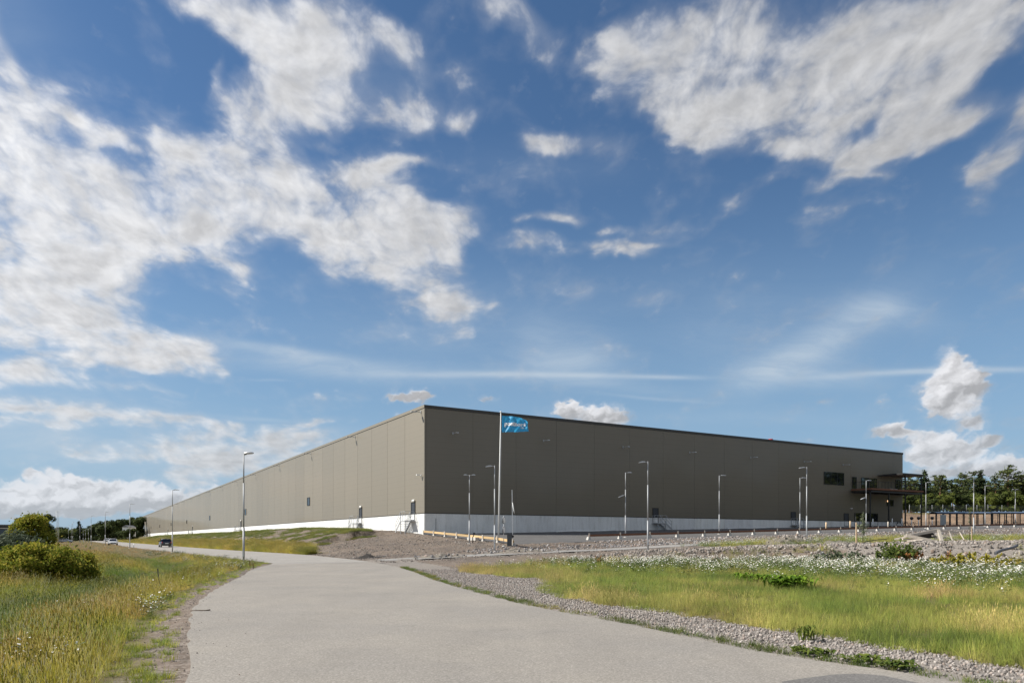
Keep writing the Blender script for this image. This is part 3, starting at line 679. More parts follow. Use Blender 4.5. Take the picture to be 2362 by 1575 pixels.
M_red = simple('red_paint', (.45, .03, .03), .5)
def glass_mat():
    m, t, p = nodes('dark_window_glass'); p.inputs['Base Color'].default_value = (.010, .012, .014, 1)
    p.inputs['Roughness'].default_value = .04; p.inputs['Specular IOR Level'].default_value = .9; return m
M_glass = glass_mat()
M_bulb = simple('white_opal_lamp', (.75, .74, .70), .3)
Z0, ZP, ZT = 0.6, 4.46, 16.95                            # foot of plinth, top of plinth, top of wall
wh = empty('warehouse', (CX, CY, 0), ROT, label='huge flat roofed warehouse with bronze metal cladding above a pale concrete plinth', cat='warehouse')
WL, WB = 93.2, 537.0
# core behind the cladding, so that joints between panels are real gaps
MB().box(.14, WL-.14, .14, WB-.14, Z0, ZT-.15).build('wall_core', M_gap, wh)
MB().box(.02, WL-.02, .02, WB-.02, ZT-.12, ZT-.02).build('roof', M_roof, wh)
G = .022
me_l = MB().box(0, .12, G, 6-G, 0, ZT-.34-ZP-.06).mesh('wall_panel', M_clad)     # lit side bay
me_pl = MB().box(-.06, .10, .008, 6-.008, 0, ZP-Z0-.02).mesh('plinth_panel', M_conc)
k = 0
while k*6 < WB-.1:
    if k*6+6 <= WB+.1:
        link('wall_panel', me_l, wh, (0, k*6, ZP+.06)); link('plinth_panel', me_pl, wh, (0, k*6, Z0))
    else:
        w_ = WB-k*6
        link('wall_panel', MB().box(0, .12, G, w_-.01, 0, ZT-.34-ZP-.06).mesh('wall_panel', M_clad), wh, (0, k*6, ZP+.06))
        link('plinth_panel', MB().box(-.06, .10, .02, w_-.02, 0, ZP-Z0-.02).mesh('plinth_panel', M_conc), wh, (0, k*6, Z0))
    k += 1
edges_f = [0.14, .27]+[.27+6.0*i for i in range(1, 16)]+[WL-.01]
for i in range(len(edges_f)-1):
    a0, a1 = edges_f[i], edges_f[i+1]; g_ = .006 if i == 0 else .010
    link('wall_panel', MB().box(a0+g_, a1-g_, 0, .12, 0, ZT-.34-ZP-.06).mesh('wall_panel', M_clad), wh, (0, 0, ZP+.06))
    link('plinth_panel', MB().box(a0+(g_ if i else -.19), a1-.008, -.06, .10, 0, ZP-Z0-.02).mesh('plinth_panel', M_conc), wh, (0, 0, Z0))
# corner flashing, base drip and roof coping
mb = MB(); mb.box(-.012, .135, -.012, .135, ZP+.05, ZT-.33); mb.build('corner_flashing', M_clad, wh)
mb = MB(); mb.box(-.10, .10, -.10, WB, ZP-.015, ZP+.045); mb.box(.10, WL, -.10, .10, ZP-.013, ZP+.043); mb.build('drip_flashing', M_dark, wh)
mb = MB(); mb.box(-.07, .20, -.07, WB+.05, ZT-.335, ZT); mb.build('roof_coping', M_clad, wh)
mb = MB(); mb.box(-.072, .20, -.075, -.071, ZT-.335, ZT+.001); mb.box(.20, WL+.05, -.068, .20, ZT-.333, ZT-.002); mb.box(WL-.2, WL+.052, .20, WB, ZT-.331, ZT-.004)
mb.build('roof_coping', M_dark, wh)
mb = MB(); mb.box(WL-.12, WL, .14, WB-.2, Z0, ZT-.34); mb.build('end_wall', M_clad, wh)
# ---- doors, windows, lights: side -> 'L' lit side (plane a=0), 'F' shaded front (plane b=0)
def onwall(mb, side, s0, s1, out0, out1, z0, z1, mi=0):
    return mb.box(-out1, -out0, s0, s1, z0, z1, mi) if side == 'L' else mb.box(s0, s1, -out1, -out0, z0, z1, mi)
def opening(side, s0, s1, z0, z1, kind, panes=1):
    fr = .07; mb = MB(); d = .085
    onwall(mb, side, s0, s1, .0, d, z1-fr, z1); onwall(mb, side, s0, s0+fr, .0, d, z0, z1-fr); onwall(mb, side, s1-fr, s1, .0, d, z0, z1-fr)
    onwall(mb, side, s0+fr, s1-fr, .0, d, z0, z0+fr)
    w = (s1-s0-2*fr)/panes
    for i in range(1, panes): onwall(mb, side, s0+fr+i*w-.03, s0+fr+i*w+.03, .0, d-.004, z0+fr, z1-fr)
    o = mb.build({'door': 'door', 'window': 'window', 'glazed': 'glazed_entrance'}[kind], M_black, wh)
    for i in range(panes):
        q0 = s0+fr+i*w+(.03 if i else 0); q1 = s0+fr+(i+1)*w-(.03 if i < panes-1 else 0)
        mb = MB(); onwall(mb, side, q0, q1, .0, .045+(.0007*i), z0+fr, z1-fr)
        if kind == 'door':
            lf = mb.build('door_leaf', M_door, o)
            h = MB(); onwall(h, side, q0+.08, q0+.20, .046, .085, z0+1.0, z0+1.04); h.build('handle', M_galv, o)
        else: mb.build('pane', M_glass, o)
    return o
LD = [3.29, 22.6, 115.9, 214.5, 309.6, 425.5]
for s in LD:
    opening('L', s-.6, s+.6, 3.72, 5.86, 'door')
    for j, c in enumerate((-.42, -.05)):
        mb = MB(); mb.tube([(-.04, s+c, 6.0), (-.12, s+c, 6.0)], .05, 8); mb.add([], []); 
        for r_, x_ in ((.17, -.14),):
            bm = bmesh.new(); bmesh.ops.create_uvsphere(bm, u_segments=12, v_segments=8, radius=r_)
            mb.add([(v.co.x*.55+x_, v.co.y+s+c, v.co.z+6.02) for v in bm.verts], [[v.index for v in f.verts] for f in bm.faces], 1, True); bm.free()
        mb.build('door_light', [M_galv, M_bulb], wh)
for s in (50.8, 109.9, 170.6, 232.8, 295, 357.0, 420): opening('L', s-.85, s+.85, 7.32, 8.75, 'window')
for (a0, a1, z0, z1) in [(34.33, 35.38, 3.66, 5.80), (63.08, 64.2, 3.66, 5.78), (76.41, 77.65, 3.62, 5.78)]: opening('F', a0, a1, z0, z1, 'door')
opening('F', 71.2, 76.4, 10.46, 12.56, 'window', 3)
opening('F', 78.6, 79.8, 10.0, 12.02, 'window'); opening('F', 81.1, 83.2, 10.1, 12.0, 'window', 2); opening('F', 83.45, 85.5, 10.1, 11.98, 'window', 2)
opening('F', 91.0, 92.8, 10.1, 12.05, 'window', 3); opening('F', 88.4, 90.35, 7.25, 8.42, 'window', 2)
opening('F', 79.25, 85.75, 3.66, 5.92, 'glazed', 5)
# floodlights under the coping: bracket, arm, head
fl = MB(); fl.beam((0, 0, 0), (-.75, 0, .02), .06); fl.box(-.06, 0, -.10, .10, -.12, .14)
me_arm = fl.mesh('floodlight', M_galv)
hd = MB(); hd.box(-1.25, -.62, -.17, .17, -.09, .0); me_head = hd.mesh('lamp_head', M_lamp)
def flood(loc, rz):
    o = link('floodlight', me_arm, wh, loc, rz); link('lamp_head', me_head, o)
s = 1.0; n_ = 0
while s < WB-4: flood((0, s, 16.25), 0); n_ += 1; s = .9+24.2*n_
for a_ in (3.62, 16.3, 29.1, 41.3, 53.9, 66.3, 76.2): flood((a_, 0, 13.9), math.pi/2)
# small camera box near the corner, wall lamp by the stair door, conduit
mb = MB(); mb.beam((0, .9, 8.95), (-.35, .9, 8.95), .04); mb.box(-.62, -.28, .80, 1.0, 8.86, 8.99); mb.tube([(-.15, .55, 8.92), (-.3, .5, 8.8)], .06, 8); mb.build('security_camera', M_white, wh)
mb = MB(); mb.beam((78.1, 0, 6.65), (78.1, -.25, 6.65), .04); mb.box(78.0, 78.2, -.45, -.2, 6.56, 6.68); mb.build('security_camera', M_white, wh)
M_warm, t_, p_ = nodes('lit_wall_lamp'); p_.inputs['Emission Color'].default_value = (1, .62, .32, 1); p_.inputs['Emission Strength'].default_value = 1.2
mb = MB(); mb.box(88.42, 88.66, -.16, -.09, 7.98, 8.28); mb.build('wall_lamp', M_warm, wh)
mb = MB(); mb.box(1.35, 1.43, -.10, -.062, 2.0, 3.9); mb.build('downpipe', M_galv, wh)
mb = MB(); mb.tube([(0, 0, 16.9), (0, 0, 17.5)], .38, 10); o_ = mb.build('roof_vent', M_red, wh, (61.2, 2.4, 0))
mb = MB(); mb.tube([(0, 0, 17.05), (0, 0, 17.35)], .385, 10); mb.build('vent_band', M_white, o_)
# ---- steel stairs on the lit side: landing at the door, flight running away along the wall
def stair_mesh_side(hz, label, s, side='L', run_sign=1):
    """hz: height of landing above local ground"""
    root = empty('steel_stair', (CX, CY, 0), ROT, label=label, cat='stairs', group='galvanised stairs at the warehouse doors')
    zl = 3.68; n = max(2, round(hz/.19)); tread = .26; rise = hz/n; wd = 1.3; off = .09
    def P(u, v, z): return (-v-off, s+u*run_sign, z) if side == 'L' else (s+u*run_sign, -v-off, z)
    def bar(m, p, q, w, h=None): m.beam(P(*p), P(*q), w, h)
    m = MB(); u0, u1 = -.75, .75
    c0 = P(u0, 0, zl-.10); c1 = P(u1, wd, zl); m.box(min(c0[0], c1[0]), max(c0[0], c1[0]), min(c0[1], c1[1]), max(c0[1], c1[1]), zl-.10, zl); m.build('landing', M_galv, root)
    u_end = u1+tread*(n-1); zb = zl-hz
    for v in (.04, wd-.04): m = MB(); bar(m, (u1, v, zl-.08), (u_end+.1, v, zb+.05), .04, .20); m.build('stringer', M_galv, root)
    for i in range(1, n):
        c0 = P(u1+tread*(i-1)+.02, .07, 0); c1 = P(u1+tread*i, wd-.07, 0); zz = zl-rise*i
        m = MB(); m.box(min(c0[0], c1[0]), max(c0[0], c1[0]), min(c0[1], c1[1]), max(c0[1], c1[1]), zz-.035, zz); m.build('tread', M_galv, root)
    for (u, v) in ((u0+.05, wd-.05), (u1-.05, wd-.05)): m = MB(); bar(m, (u, v, zl-.1), (u, v, zb-.25), .07); m.build('leg', M_galv, root)
    for v in (.05, wd-.05):
        m = MB()
        for hh in (1.05, .55): bar(m, (u1, v, zl+hh), (u_end, v, zb+hh+.1), .042)
        bar(m, (u_end, v, zb), (u_end, v, zb+1.15), .042); bar(m, (u1, v, zl), (u1, v, zl+1.05), .042)
        m.build('handrail', M_galv, root)
    m = MB()
    for hh in (1.05, .55): bar(m, (u0, wd-.02, zl+hh), (u1, wd-.02, zl+hh), .042); bar(m, (u0, 0.1, zl+hh), (u0, wd-.02, zl+hh), .042)
    for (u, v) in ((u0, wd-.02), (0, wd-.02), (u1, wd-.02), (u0, .12), (u0, wd*.5)): bar(m, (u, v, zl), (u, v, zl+1.05), .042)
    m.build('guard_rail', M_galv, root)
    for v in (.1, wd-.1):
        m = MB(); c = P(u_end, v, 0); m.box(c[0]-.12, c[0]+.12, c[1]-.12, c[1]+.12, zb-.15, zb+.06); m.build('footing', M_block, root)
    return root
lab = ['galvanised steel stair nearest the warehouse corner, on its sunlit side', 'galvanised steel stair second from the corner, behind the grassy mound', 'small steel stair behind the tall lamp post on the sunlit side',
       'distant steel stair between the lamp post and the black car on the sunlit wall', 'far steel stair above the black car, on the sunlit wall', 'farthest steel stair near the far end of the sunlit wall']
for i, s in enumerate(LD):
    x_, y_ = AB(-.9, s+2.5); stair_mesh_side(3.68-max(gz(x_, y_), 1.9), lab[i], s, 'L', 1)
for s, lb in ((34.85, 'grey steel stair at the first black door of the shaded front'), (63.64, 'grey steel stair at the second black door of the shaded front, behind a lamp post')):
    x_, y_ = AB(s+2, -.9); stair_mesh_side(3.68-gz(x_, y_), lb, s, 'F', 1)
# ---- terrace with canopy at the far end of the front
def wood_mat(name, a, b_, sc=(1, 1, 8)):
    m, t, p = nodes(name); tc_ = t.nodes.new('ShaderNodeTexCoord'); mp = t.nodes.new('ShaderNodeMapping'); mp.inputs['Scale'].default_value = sc
    t.links.new(tc_.outputs['Object'], mp.inputs[0]); n1 = nz(t, 3, 6, .7, mp.outputs[0]); oi = t.nodes.new('ShaderNodeObjectInfo')
    c = ramp(t, n1.outputs[0], [(.3, a), (.7, b_)]); c = mixc(t, 1, c, ramp(t, oi.outputs['Random'], [(0, (.8, .8, .8)), (1, (1.15, 1.12, 1.1))]), 'MULTIPLY')
    t.links.new(c, p.inputs['Base Color']); p.inputs['Roughness'].default_value = .75; bump(t, p, n1.outputs[0], .005); return m
M_wood_red = wood_mat('reddish_stained_timber', (.13, .055, .030), (.21, .095, .05), (1, 1, 6))
M_wood_new = wood_mat('new_yellow_timber', (.46, .31, .14), (.58, .42, .22), (6, 1, 6))
M_wood_grey = wood_mat('weathered_timber', (.42, .37, .30), (.66, .60, .52), (1, 6, 6))
M_wood_pale = wood_mat('pale_timber', (.46, .33, .20), (.62, .48, .32), (6, 6, 1))
te = empty('terrace', (CX, CY, 0), ROT, label='raised timber terrace with flat canopy at the end of the shaded front', cat='terrace')
A0, A1, PD = 78.3, 93.1, 3.8
nb = 26
me_b = MB().box(0, (A1-A0)/nb-.012, -PD+.06, -.12, 9.80, 9.84).mesh('deck_board', M_wood_red)
for i in range(nb): link('deck_board', me_b, te, (A0+i*(A1-A0)/nb, 0, 0))
mb = MB(); mb.box(A0, A1, -PD-.02, -PD+.05, 9.62, 9.88); mb.box(A0-.05, A0, -PD-.02, -.1, 9.62, 9.88); mb.box(A1, A1+.05, -PD-.02, -.1, 9.62, 9.88); mb.build('timber_fascia', M_wood_red, te)
mb = MB(); mb.box(A0+.05, A1-.05, -PD+.1, -PD+.3, 9.22, 9.49); mb.box(A0+.05, A1-.05, -.4, -.2, 9.22, 9.49)
for a_ in np.arange(A0+.1, A1, 2.9): mb.box(a_, a_+.14, -PD+.3, -.4, 9.24, 9.49)
mb.build('steel_frame', M_black, te)
for i, a_ in enumerate((78.4, 83.5, 88.25, 93.0)):
    x_, y_ = AB(a_, -PD+.15); zt = 9.22 if i < 2 else 12.44
    mb = MB(); mb.box(a_-.09, a_+.09, -PD+.24, -PD+.06 if False else -PD+.42, gz(x_, y_)-.2, zt); mb.build('column', M_black, te)
mb = MB(); mb.box(86.9, 93.2, -PD-.05, -.12, 12.44, 12.50, 1); mb.box(86.85, 93.25, -PD-.1, -.1, 12.505, 12.74, 0); mb.build('canopy', [M_black, simple('canopy_soffit', (.10, .085, .072), .7)], te)
mb = MB(); mb.box(85.6, 86.85, -.9, -.12, 12.42, 12.55); mb.build('door_canopy', M_black, te)
mb = MB(); mb.box(A0, A1, -PD-.0, -PD+.05, 10.98, 11.03); mb.box(A0, A0+.05, -PD+.05, -.1, 10.98, 11.03); mb.box(A1-.05, A1, -PD+.05, -.1, 10.98, 11.03); mb.build('top_rail', M_black, te)
me_bal = MB().box(-.018, .018, -.018, .018, 9.905, 10.98).mesh('baluster', M_black)
for i in range(17): link('baluster', me_bal, te, (A0+.05+i*(A1-A0-.1)/16, -PD+.025, 0))
for i in range(1, 5): link('baluster', me_bal, te, (A1-.03, -PD+i*.76, 0)); link('baluster', me_bal, te, (A0+.03, -PD+i*.76, 0))
# chain-lamp and things left on the deck
mb = MB()
for i in range(5): mb.box(84.0+i*.42, 84.3+i*.42, -3.5, -3.2, 9.845, 9.95)
mb.build('wrapped_parcels', M_white, label='row of small white wrapped parcels lying on the terrace deck', cat='parcels', loc=(CX, CY, 0), rz=ROT)
# ================================================================ LAMP POSTS
def post(name, x, y, ztop, arm, label, group, rz=0.0, dz=0.0):
    """arm: 'right', 'left', 'tee', 'both' (short head plus a floodlight half way up)"""
    zg = gz(x, y)-.05+dz; H = ztop-zg
    o = empty(name, (x, y, zg), rz, label=label, cat='lamp post', group=group)
    mb = MB(); h1 = min(2.4, H*.34)
    mb.tube([(0, 0, 0), (0, 0, h1)], .066, 10, smooth=True, cap=True); mb.tube([(0, 0, h1), (0, 0, h1+.05)], [.066, .050], 10)
    mb.tube([(0, 0, h1+.04), (0, 0, H*.74)], .049, 10); mb.tube([(0, 0, H*.74), (0, 0, H)], [.042, .036], 10)
    mb.build('pole', M_galv, o)
    MB().tube([(0, 0, -.05), (0, 0, .10)], [.22, .20], 10).build('footing', M_block, o)
    MB().box(-.045, .045, -.09, -.078, .55, .95).build('hatch', M_lamp, o)
    def head(sg, z, L=.62, tilt=0.0, w=.15):
        m = MB(); p0 = (0, 0, z); m.beam((0, 0, z-.03), (sg*.30, 0, z+.0), .05); m.build('arm', M_galv, o)
        m = MB(); P_ = [(.20, -.02), (.28, .055), (.45, .075), (.20+L*.8, .045), (.20+L, -.005), (.20+L*.9, -.03)]
        c, s_ = math.cos(tilt), math.sin(tilt)
        m.prism([(sg*(x_*c-z_*s_), z+x_*s_+z_*c) for x_, z_ in P_], -w, w, 'y'); m.build('lamp_head', M_lamp, o)
    if arm == 'right': head(1, H)
    elif arm == 'left': head(-1, H-.02, .56, -.10)
    elif arm == 'tee': head(1, H, .36, 0, .11); head(-1, H, .36, 0, .11)
    elif arm == 'both': head(1, H, .5); head(-1, H*.66, .62, -.35, .2)
    elif arm == 'oval':
        m = MB(); m.beam((0, 0, H-.05), (.22, 0, H+.01), .06); m.build('arm', M_galv, o)
        bm = bmesh.new(); bmesh.ops.create_uvsphere(bm, u_segments=16, v_segments=10, radius=1)
        m = MB(); m.add([(v.co.x*.36+.34, v.co.y*.19, v.co.z*(.11 if v.co.z > 0 else .06)+H+.05) for v in bm.verts], [[v.index for v in f.verts] for f in bm.faces], 0, True); bm.free()
        m.build('lamp_head', M_lamp, o)
    return o
gR = 'lamp posts along the through road'
RL = [(-17.28, 46.72, 7.0, 'oval', 'tall grey lamp post with an oval head at the tip of the meadow'),
 (-38.2, 81.6, 7.0, 'right', 'grey lamp post in front of the black car, by the road edge'),
 (-61.9, 117.5, 7.1, 'right', 'grey lamp post between the white car and the black car'),
 (-87.3, 155.7, 7.2, 'right', 'grey lamp post just left of the white car'),
 (-106.7, 183.9, 7.2, 'right', 'fifth lamp post along the road, before the dark wood'),
 (-130.4, 218.9, 7.2, 'right', 'sixth lamp post along the road, before a small dark fir'),
 (-155.2, 256.3, 7.3, 'right', 'seventh lamp post far along the road'),
 (-178, 293, 7.3, 'right', 'eighth lamp post far along the road'), (-203, 332, 7.4, 'right', 'most distant lamp post along the road, nearest the white flagpoles')]
for x, y, h, k_, lb in RL: post('street_lamp', x, y, h if k_ == 'oval' else h, k_, lb, gR, rz=(-.15 if k_ == 'oval' else -.2))
for i, (xn_, Y_) in enumerate(((-.5839, 260), (-.5881, 290), (-.5911, 320))):
    post('street_lamp', xn_*Y_, Y_, 5.0, 'right', ['short lamp post beyond the road, left of the white car', 'second short lamp post beyond the road, under the dark wood', 'third short lamp post beyond the road, deepest under the dark wood'][i], gR)
gA = 'lamp posts along the gravel track'
for x, y, zt, k_, lb in [(-1.40, 58.56, 7.45, 'left', 'lamp post on the rubble heap just left of the flagpole'), (10.65, 56.85, 7.6, 'left', 'tall pale lamp post standing before the first black door of the shaded front'),
    (28.67, 70.55, 8.5, 'left', 'tall pale lamp post behind the heap of earth, before the second black door'), (53.25, 83.65, 8.65, 'left', 'tall pale lamp post before the bicycle shelters')]:
    post('street_lamp', x, y, zt, k_, lb, gA)
gY = 'lamp posts in the yard'
for x, y, zt, k_, lb in [(-3.98, 67.9, 7.5, 'tee', 'thin lamp post with a T head by the yellow timber barrier'), (12.32, 78.7, 8.7, 'both', 'yard lamp post with an extra floodlight half way up, nearest the flag'), (24.86, 87., 9.1, 'right', 'slim yard lamp post between the two black doors of the shaded front'),
    (37.24, 93.8, 9.38, 'right', 'slim yard lamp post just left of the taller one at the second black door'), (50.15, 102.7, 9.75, 'both', 'yard lamp post with an extra floodlight, before the terrace'), (62.26, 109.1, 9.97, 'right', 'yard lamp post just right of the terrace'),
    (79.7, 122.2, 10.4, 'right', 'yard lamp post rising behind the bicycle shelter'), (93.2, 134.3, 10.6, 'tee', 'yard lamp post with a T head before the sandy slope')]:
    post('yard_lamp', x, y, zt, k_, lb, gY)
# ================================================================ FLAGPOLE, FLAG
fx_, fy_ = -1.31, 70.45; fz = gz(fx_, fy_); FT = 13.9
fp = empty('flagpole', (fx_, fy_, fz), 0, label='tall white flagpole before the warehouse corner, flying the blue flag', cat='flagpole')
lean = .22
MB().tube([(0, 0, 0), (lean*.5, 0, (FT-fz)*.5), (lean, 0, FT-fz-.12)], [.085, .065, .035], 12).build('pole', M_white, fp)
bm = bmesh.new(); bmesh.ops.create_uvsphere(bm, u_segments=10, v_segments=8, radius=.09)
MB().add([(v.co.x+lean, v.co.y, v.co.z+FT-fz-.06) for v in bm.verts], [[v.index for v in f.verts] for f in bm.faces], 0, True).build('finial', M_white, fp); bm.free()
MB().tube([(lean+.07, -.02, FT-fz-.2), (lean*.6+.10, -.02, 6.5), (.12, -.02, 1.2)], .006, 5).build('halyard', M_white, fp)
FW, FH = 2.75, 1.62; fo = Vector((fx_+lean+.09, fy_-.02, FT-.42))
def flagpt(u, v, off=0.0):
    """u along the fly 0..1, v down the hoist 0..1"""
    x = u*FW*(1-.045*u-.04*math.sin(math.pi*v)*u); droop = .34*u**2.2*(1-v)**1.4+.10*u*(1-v)
    z = -v*FH-droop+.07*u*v
    if v < .3: x -= .28*max(0, u-.72)/.28*((.3-v)/.3)**1.5
    y = .13*math.sin(u*9.5+v*2.6)*min(1, u*3)+.06*math.sin(u*17-v*7.)*u+.035*math.sin(u*27+v*13)*(.3+v)
    d = Vector((x, y, z)); return fo+d+Vector((0, -off, 0))
nu, nv = 60, 30
vs = [flagpt(i/nu, j/nv) for i in range(nu+1) for j in range(nv+1)]
fs = [(i*(nv+1)+j, i*(nv+1)+j+1, (i+1)*(nv+1)+j+1, (i+1)*(nv+1)+j) for i in range(nu) for j in range(nv)]
def cloth_mat(name, col, tr=.35):
    m, t, p = nodes(name); g_ = nz(t, 4, 3, .5, opos(t)); c = ramp(t, g_.outputs[0], [(.35, tuple(x*.85 for x in col)), (.65, tuple(min(1, x*1.15) for x in col))])
    t.links.new(c, p.inputs['Base Color']); p.inputs['Roughness'].default_value = .45
    tr_ = t.nodes.new('ShaderNodeBsdfTranslucent'); t.links.new(c, tr_.inputs[0]); mx_ = t.nodes.new('ShaderNodeMixShader'); mx_.inputs[0].default_value = tr
    t.links.new(p.outputs[0], mx_.inputs[1]); t.links.new(tr_.outputs[0], mx_.inputs[2]); t.links.new(mx_.outputs[0], t.nodes['Material Output'].inputs[0]); return m
flag = MB().add(vs, fs, 0, True).build('flag', cloth_mat('blue_flag_cloth', (.05, .42, .74)), label='blue company flag with white lettering flying from the tall white flagpole', cat='flag')
def lettering(txt, size, u0, v0, wid, bold):
    c = bpy.data.curves.new('letters', 'FONT'); c.body = txt; c.size = size; c.offset = bold; c.resolution_u = 3; c.space_character = 1.02
    o = bpy.data.objects.new('letters', c); COL.objects.link(o); dg = bpy.context.evaluated_depsgraph_get(); dg.update()
    me = bpy.data.meshes.new_from_object(o.evaluated_get(dg)); bpy.data.objects.remove(o); bpy.data.curves.remove(c)
    bm = bmesh.new(); bm.from_mesh(me)
    bmesh.ops.triangulate(bm, faces=bm.faces); bmesh.ops.subdivide_edges(bm, edges=[e for e in bm.edges if e.calc_length() > size*.25], cuts=1)
    xs = [v.co.x for v in bm.verts]; k_ = wid/(max(xs)-min(xs)); x0 = min(xs)
    for v in bm.verts:
        uu = u0+(v.co.x-x0)*k_/FW; vv = v0-v.co.y*k_/FH; v.co = flagpt(uu, vv, .03)
    bm.to_mesh(me); bm.free(); me.materials.clear(); me.materials.append(cloth_mat('white_print_'+txt[:2], (.88, .88, .88), .05))
    for p_ in me.polygons: p_.material_index = 0
    link('lettering', me, flag)
lettering('postnord', .5, .10, .60, 2.2, .024)
lettering('TPL', .3, .70, .79, .42, .008)
# ================================================================ GATE, SIGNS, SMALL THINGS
gx, gy = -.2, 65.3; g0 = gz(gx, gy)
bb = empty('boom_gate', (gx, gy, g0), 0, label='raised white boom gate arm on a dark grey cabinet beside the yard entrance', cat='boom gate')
m_cab = simple('cabinet_grey', (.07, .075, .08), .5)
mb = MB(); mb.box(-.24, .20, -.2, .2, 0, 1.0); mb.box(-.27, .23, -.23, .23, 1.0, 1.07); mb.build('cabinet', m_cab, bb)
mb = MB(); mb.beam((.26, 0, .85), (.20, 0, 5.05), .12, .07); mb.build('boom', M_white, bb)
mb = MB(); mb.tube([(.24, -.05, 3.9), (.36, -.06, 3.2), (.42, -.05, 2.9)], [.03, .05, .02], 6); mb.build('hanging_strap', M_white, bb)
mb = MB(); mb.tube([(.26, -.08, .85), (.26, .1, .85)], .12, 10); mb.build('pivot', M_black, bb)
sx_, sy_ = -.74, 64.9
sg = empty('road_sign', (sx_, sy_, gz(sx_, sy_)), math.radians(72), label='pole with two round road signs one above the other, seen nearly edge on', cat='road sign')
MB().tube([(0, 0, -.1), (0, 0, 2.75)], .035, 8).build('pole', M_galv, sg)
MB().tube([(0, 0, -.1), (0, 0, .08)], [.2, .12], 10).build('footing', M_block, sg)
for z_ in (2.35, 1.5):
    mb = MB(); mb.tube([(0, -.05, z_), (0, -.035, z_)], .32, 20, 0, False); mb.tube([(0, -.054, z_), (0, -.0505, z_)], .24, 20, 1, False)
    mb.tube([(0, .05, z_), (0, .035, z_)], .32, 20, 2, False); mb.build('sign_disc', [M_lamp, M_white, M_galv], sg)
    mb = MB(); mb.beam((-.1, 0, z_+.1), (.1, 0, z_+.1), .04); mb.build('clamp', M_galv, sg)
bx_, by_ = -3.67, 69.7-2
mb = MB(); mb.tube([(0, 0, -.1), (0, 0, .62), (.12, 0, .85), (.13, 0, .95)], .045, 8); mb.box(.05, .22, -.06, .06, .88, 1.05)
mb.build('bent_post', M_black, loc=(bx_, by_, gz(bx_, by_)), label='short bent black post standing in the gravel before the yellow timber barrier', cat='post')
# ---- yellow timber barrier from the corner
def barrier(name, pts, hz, rail_h, mat, label, base_w=.55, post_=True, feet_every=1, two=False):
    o = empty(name, (pts[0][0], pts[0][1], gz(*pts[0])), 0, label=label, cat='barrier')
    inv = o.location
    P = [Vector((x, y, gz(x, y)))-Vector(inv) for x, y in pts]
    for i in range(len(P)-1):
        a_, b_ = P[i], P[i+1]; d = (b_-a_).normalized()
        if not two:
            MB().beam(a_+d*.02+Vector((0, 0, hz)), b_-d*.02+Vector((0, 0, hz)), .12, rail_h).build('rail', mat, o)
        else: MB().beam(a_+d*.01+Vector((0, 0, hz)), b_-d*.01+Vector((0, 0, hz)), .20, rail_h).build('rail', mat, o)
    for i in range(0, len(P), feet_every):
        a_ = P[i]; d = (P[min(i+1, len(P)-1)]-P[max(i-1, 0)]).normalized(); n_ = Vector((d.y, -d.x, 0))
        ang = math.atan2(d.y, d.x); Mx = Matrix.Translation(a_) @ Matrix.Rotation(ang, 4, 'Z')
        w = base_w/2
        vs = [Mx @ Vector(v) for v in [(-w, -w*.8, -.1), (w, -w*.8, -.1), (w, w*.8, -.1), (-w, w*.8, -.1), (-w*.45, -w*.5, hz-rail_h/2-.01), (w*.45, -w*.5, hz-rail_h/2-.01), (w*.45, w*.5, hz-rail_h/2-.01), (-w*.45, w*.5, hz-rail_h/2-.01)]]
        MB().add(vs, [(3, 2, 1, 0), (4, 5, 6, 7), (0, 1, 5, 4), (1, 2, 6, 5), (2, 3, 7, 6), (3, 0, 4, 7)]).build('concrete_foot', M_block, o)
        if post_:
            m = MB(); m.box(-.07, .07, -.13, -.105, .05, hz+rail_h/2+.14, 0, Mx); m.build('bracket', M_wood_grey, o)
    return o
barrier('timber_barrier', [AB(-.25, -.4-2.9*i) for i in range(8)], .36, .22, M_wood_new, 'low barrier of new yellow timber from the warehouse corner to the boom gate', .42)
barrier('timber_barrier', [AB(10.25+4.0*i, -17.83) for i in range(27)], .42, .22, M_wood_red, 'long low barrier of reddish brown timber along the edge of the yard', .50)
mb = MB(); x_, y_ = AB(-.5, -13.2); mb.box(-.9, .9, -.22, .22, -.05, .30); mb.build('concrete_block', M_block, loc=(x_, y_, gz(x_, y_)), rz=ROT+math.pi/2, label='long pale concrete block lying under the yellow barrier near the flagpole', cat='concrete block')
# ---- long white edging lying at the foot of the front wall
for (a0, a1, lb) in ((17.6, 27.0, 'long white plastic strip lying at the wall foot, left of the first black door'), (47.8, 57.6, 'long white plastic strip lying at the wall foot, between the two black doors')):
    p_ = [AB(a0+(a1-a0)*i/8, -1.1-.06*math.sin(i*2.1)) for i in range(9)]
    MB().tube([(x, y, gz(x, y)+.09+.02*math.sin(i)) for i, (x, y) in enumerate(p_)], .10, 6).build('plastic_strip', M_white, label=lb, cat='plastic strip', group='white strips at the wall foot')
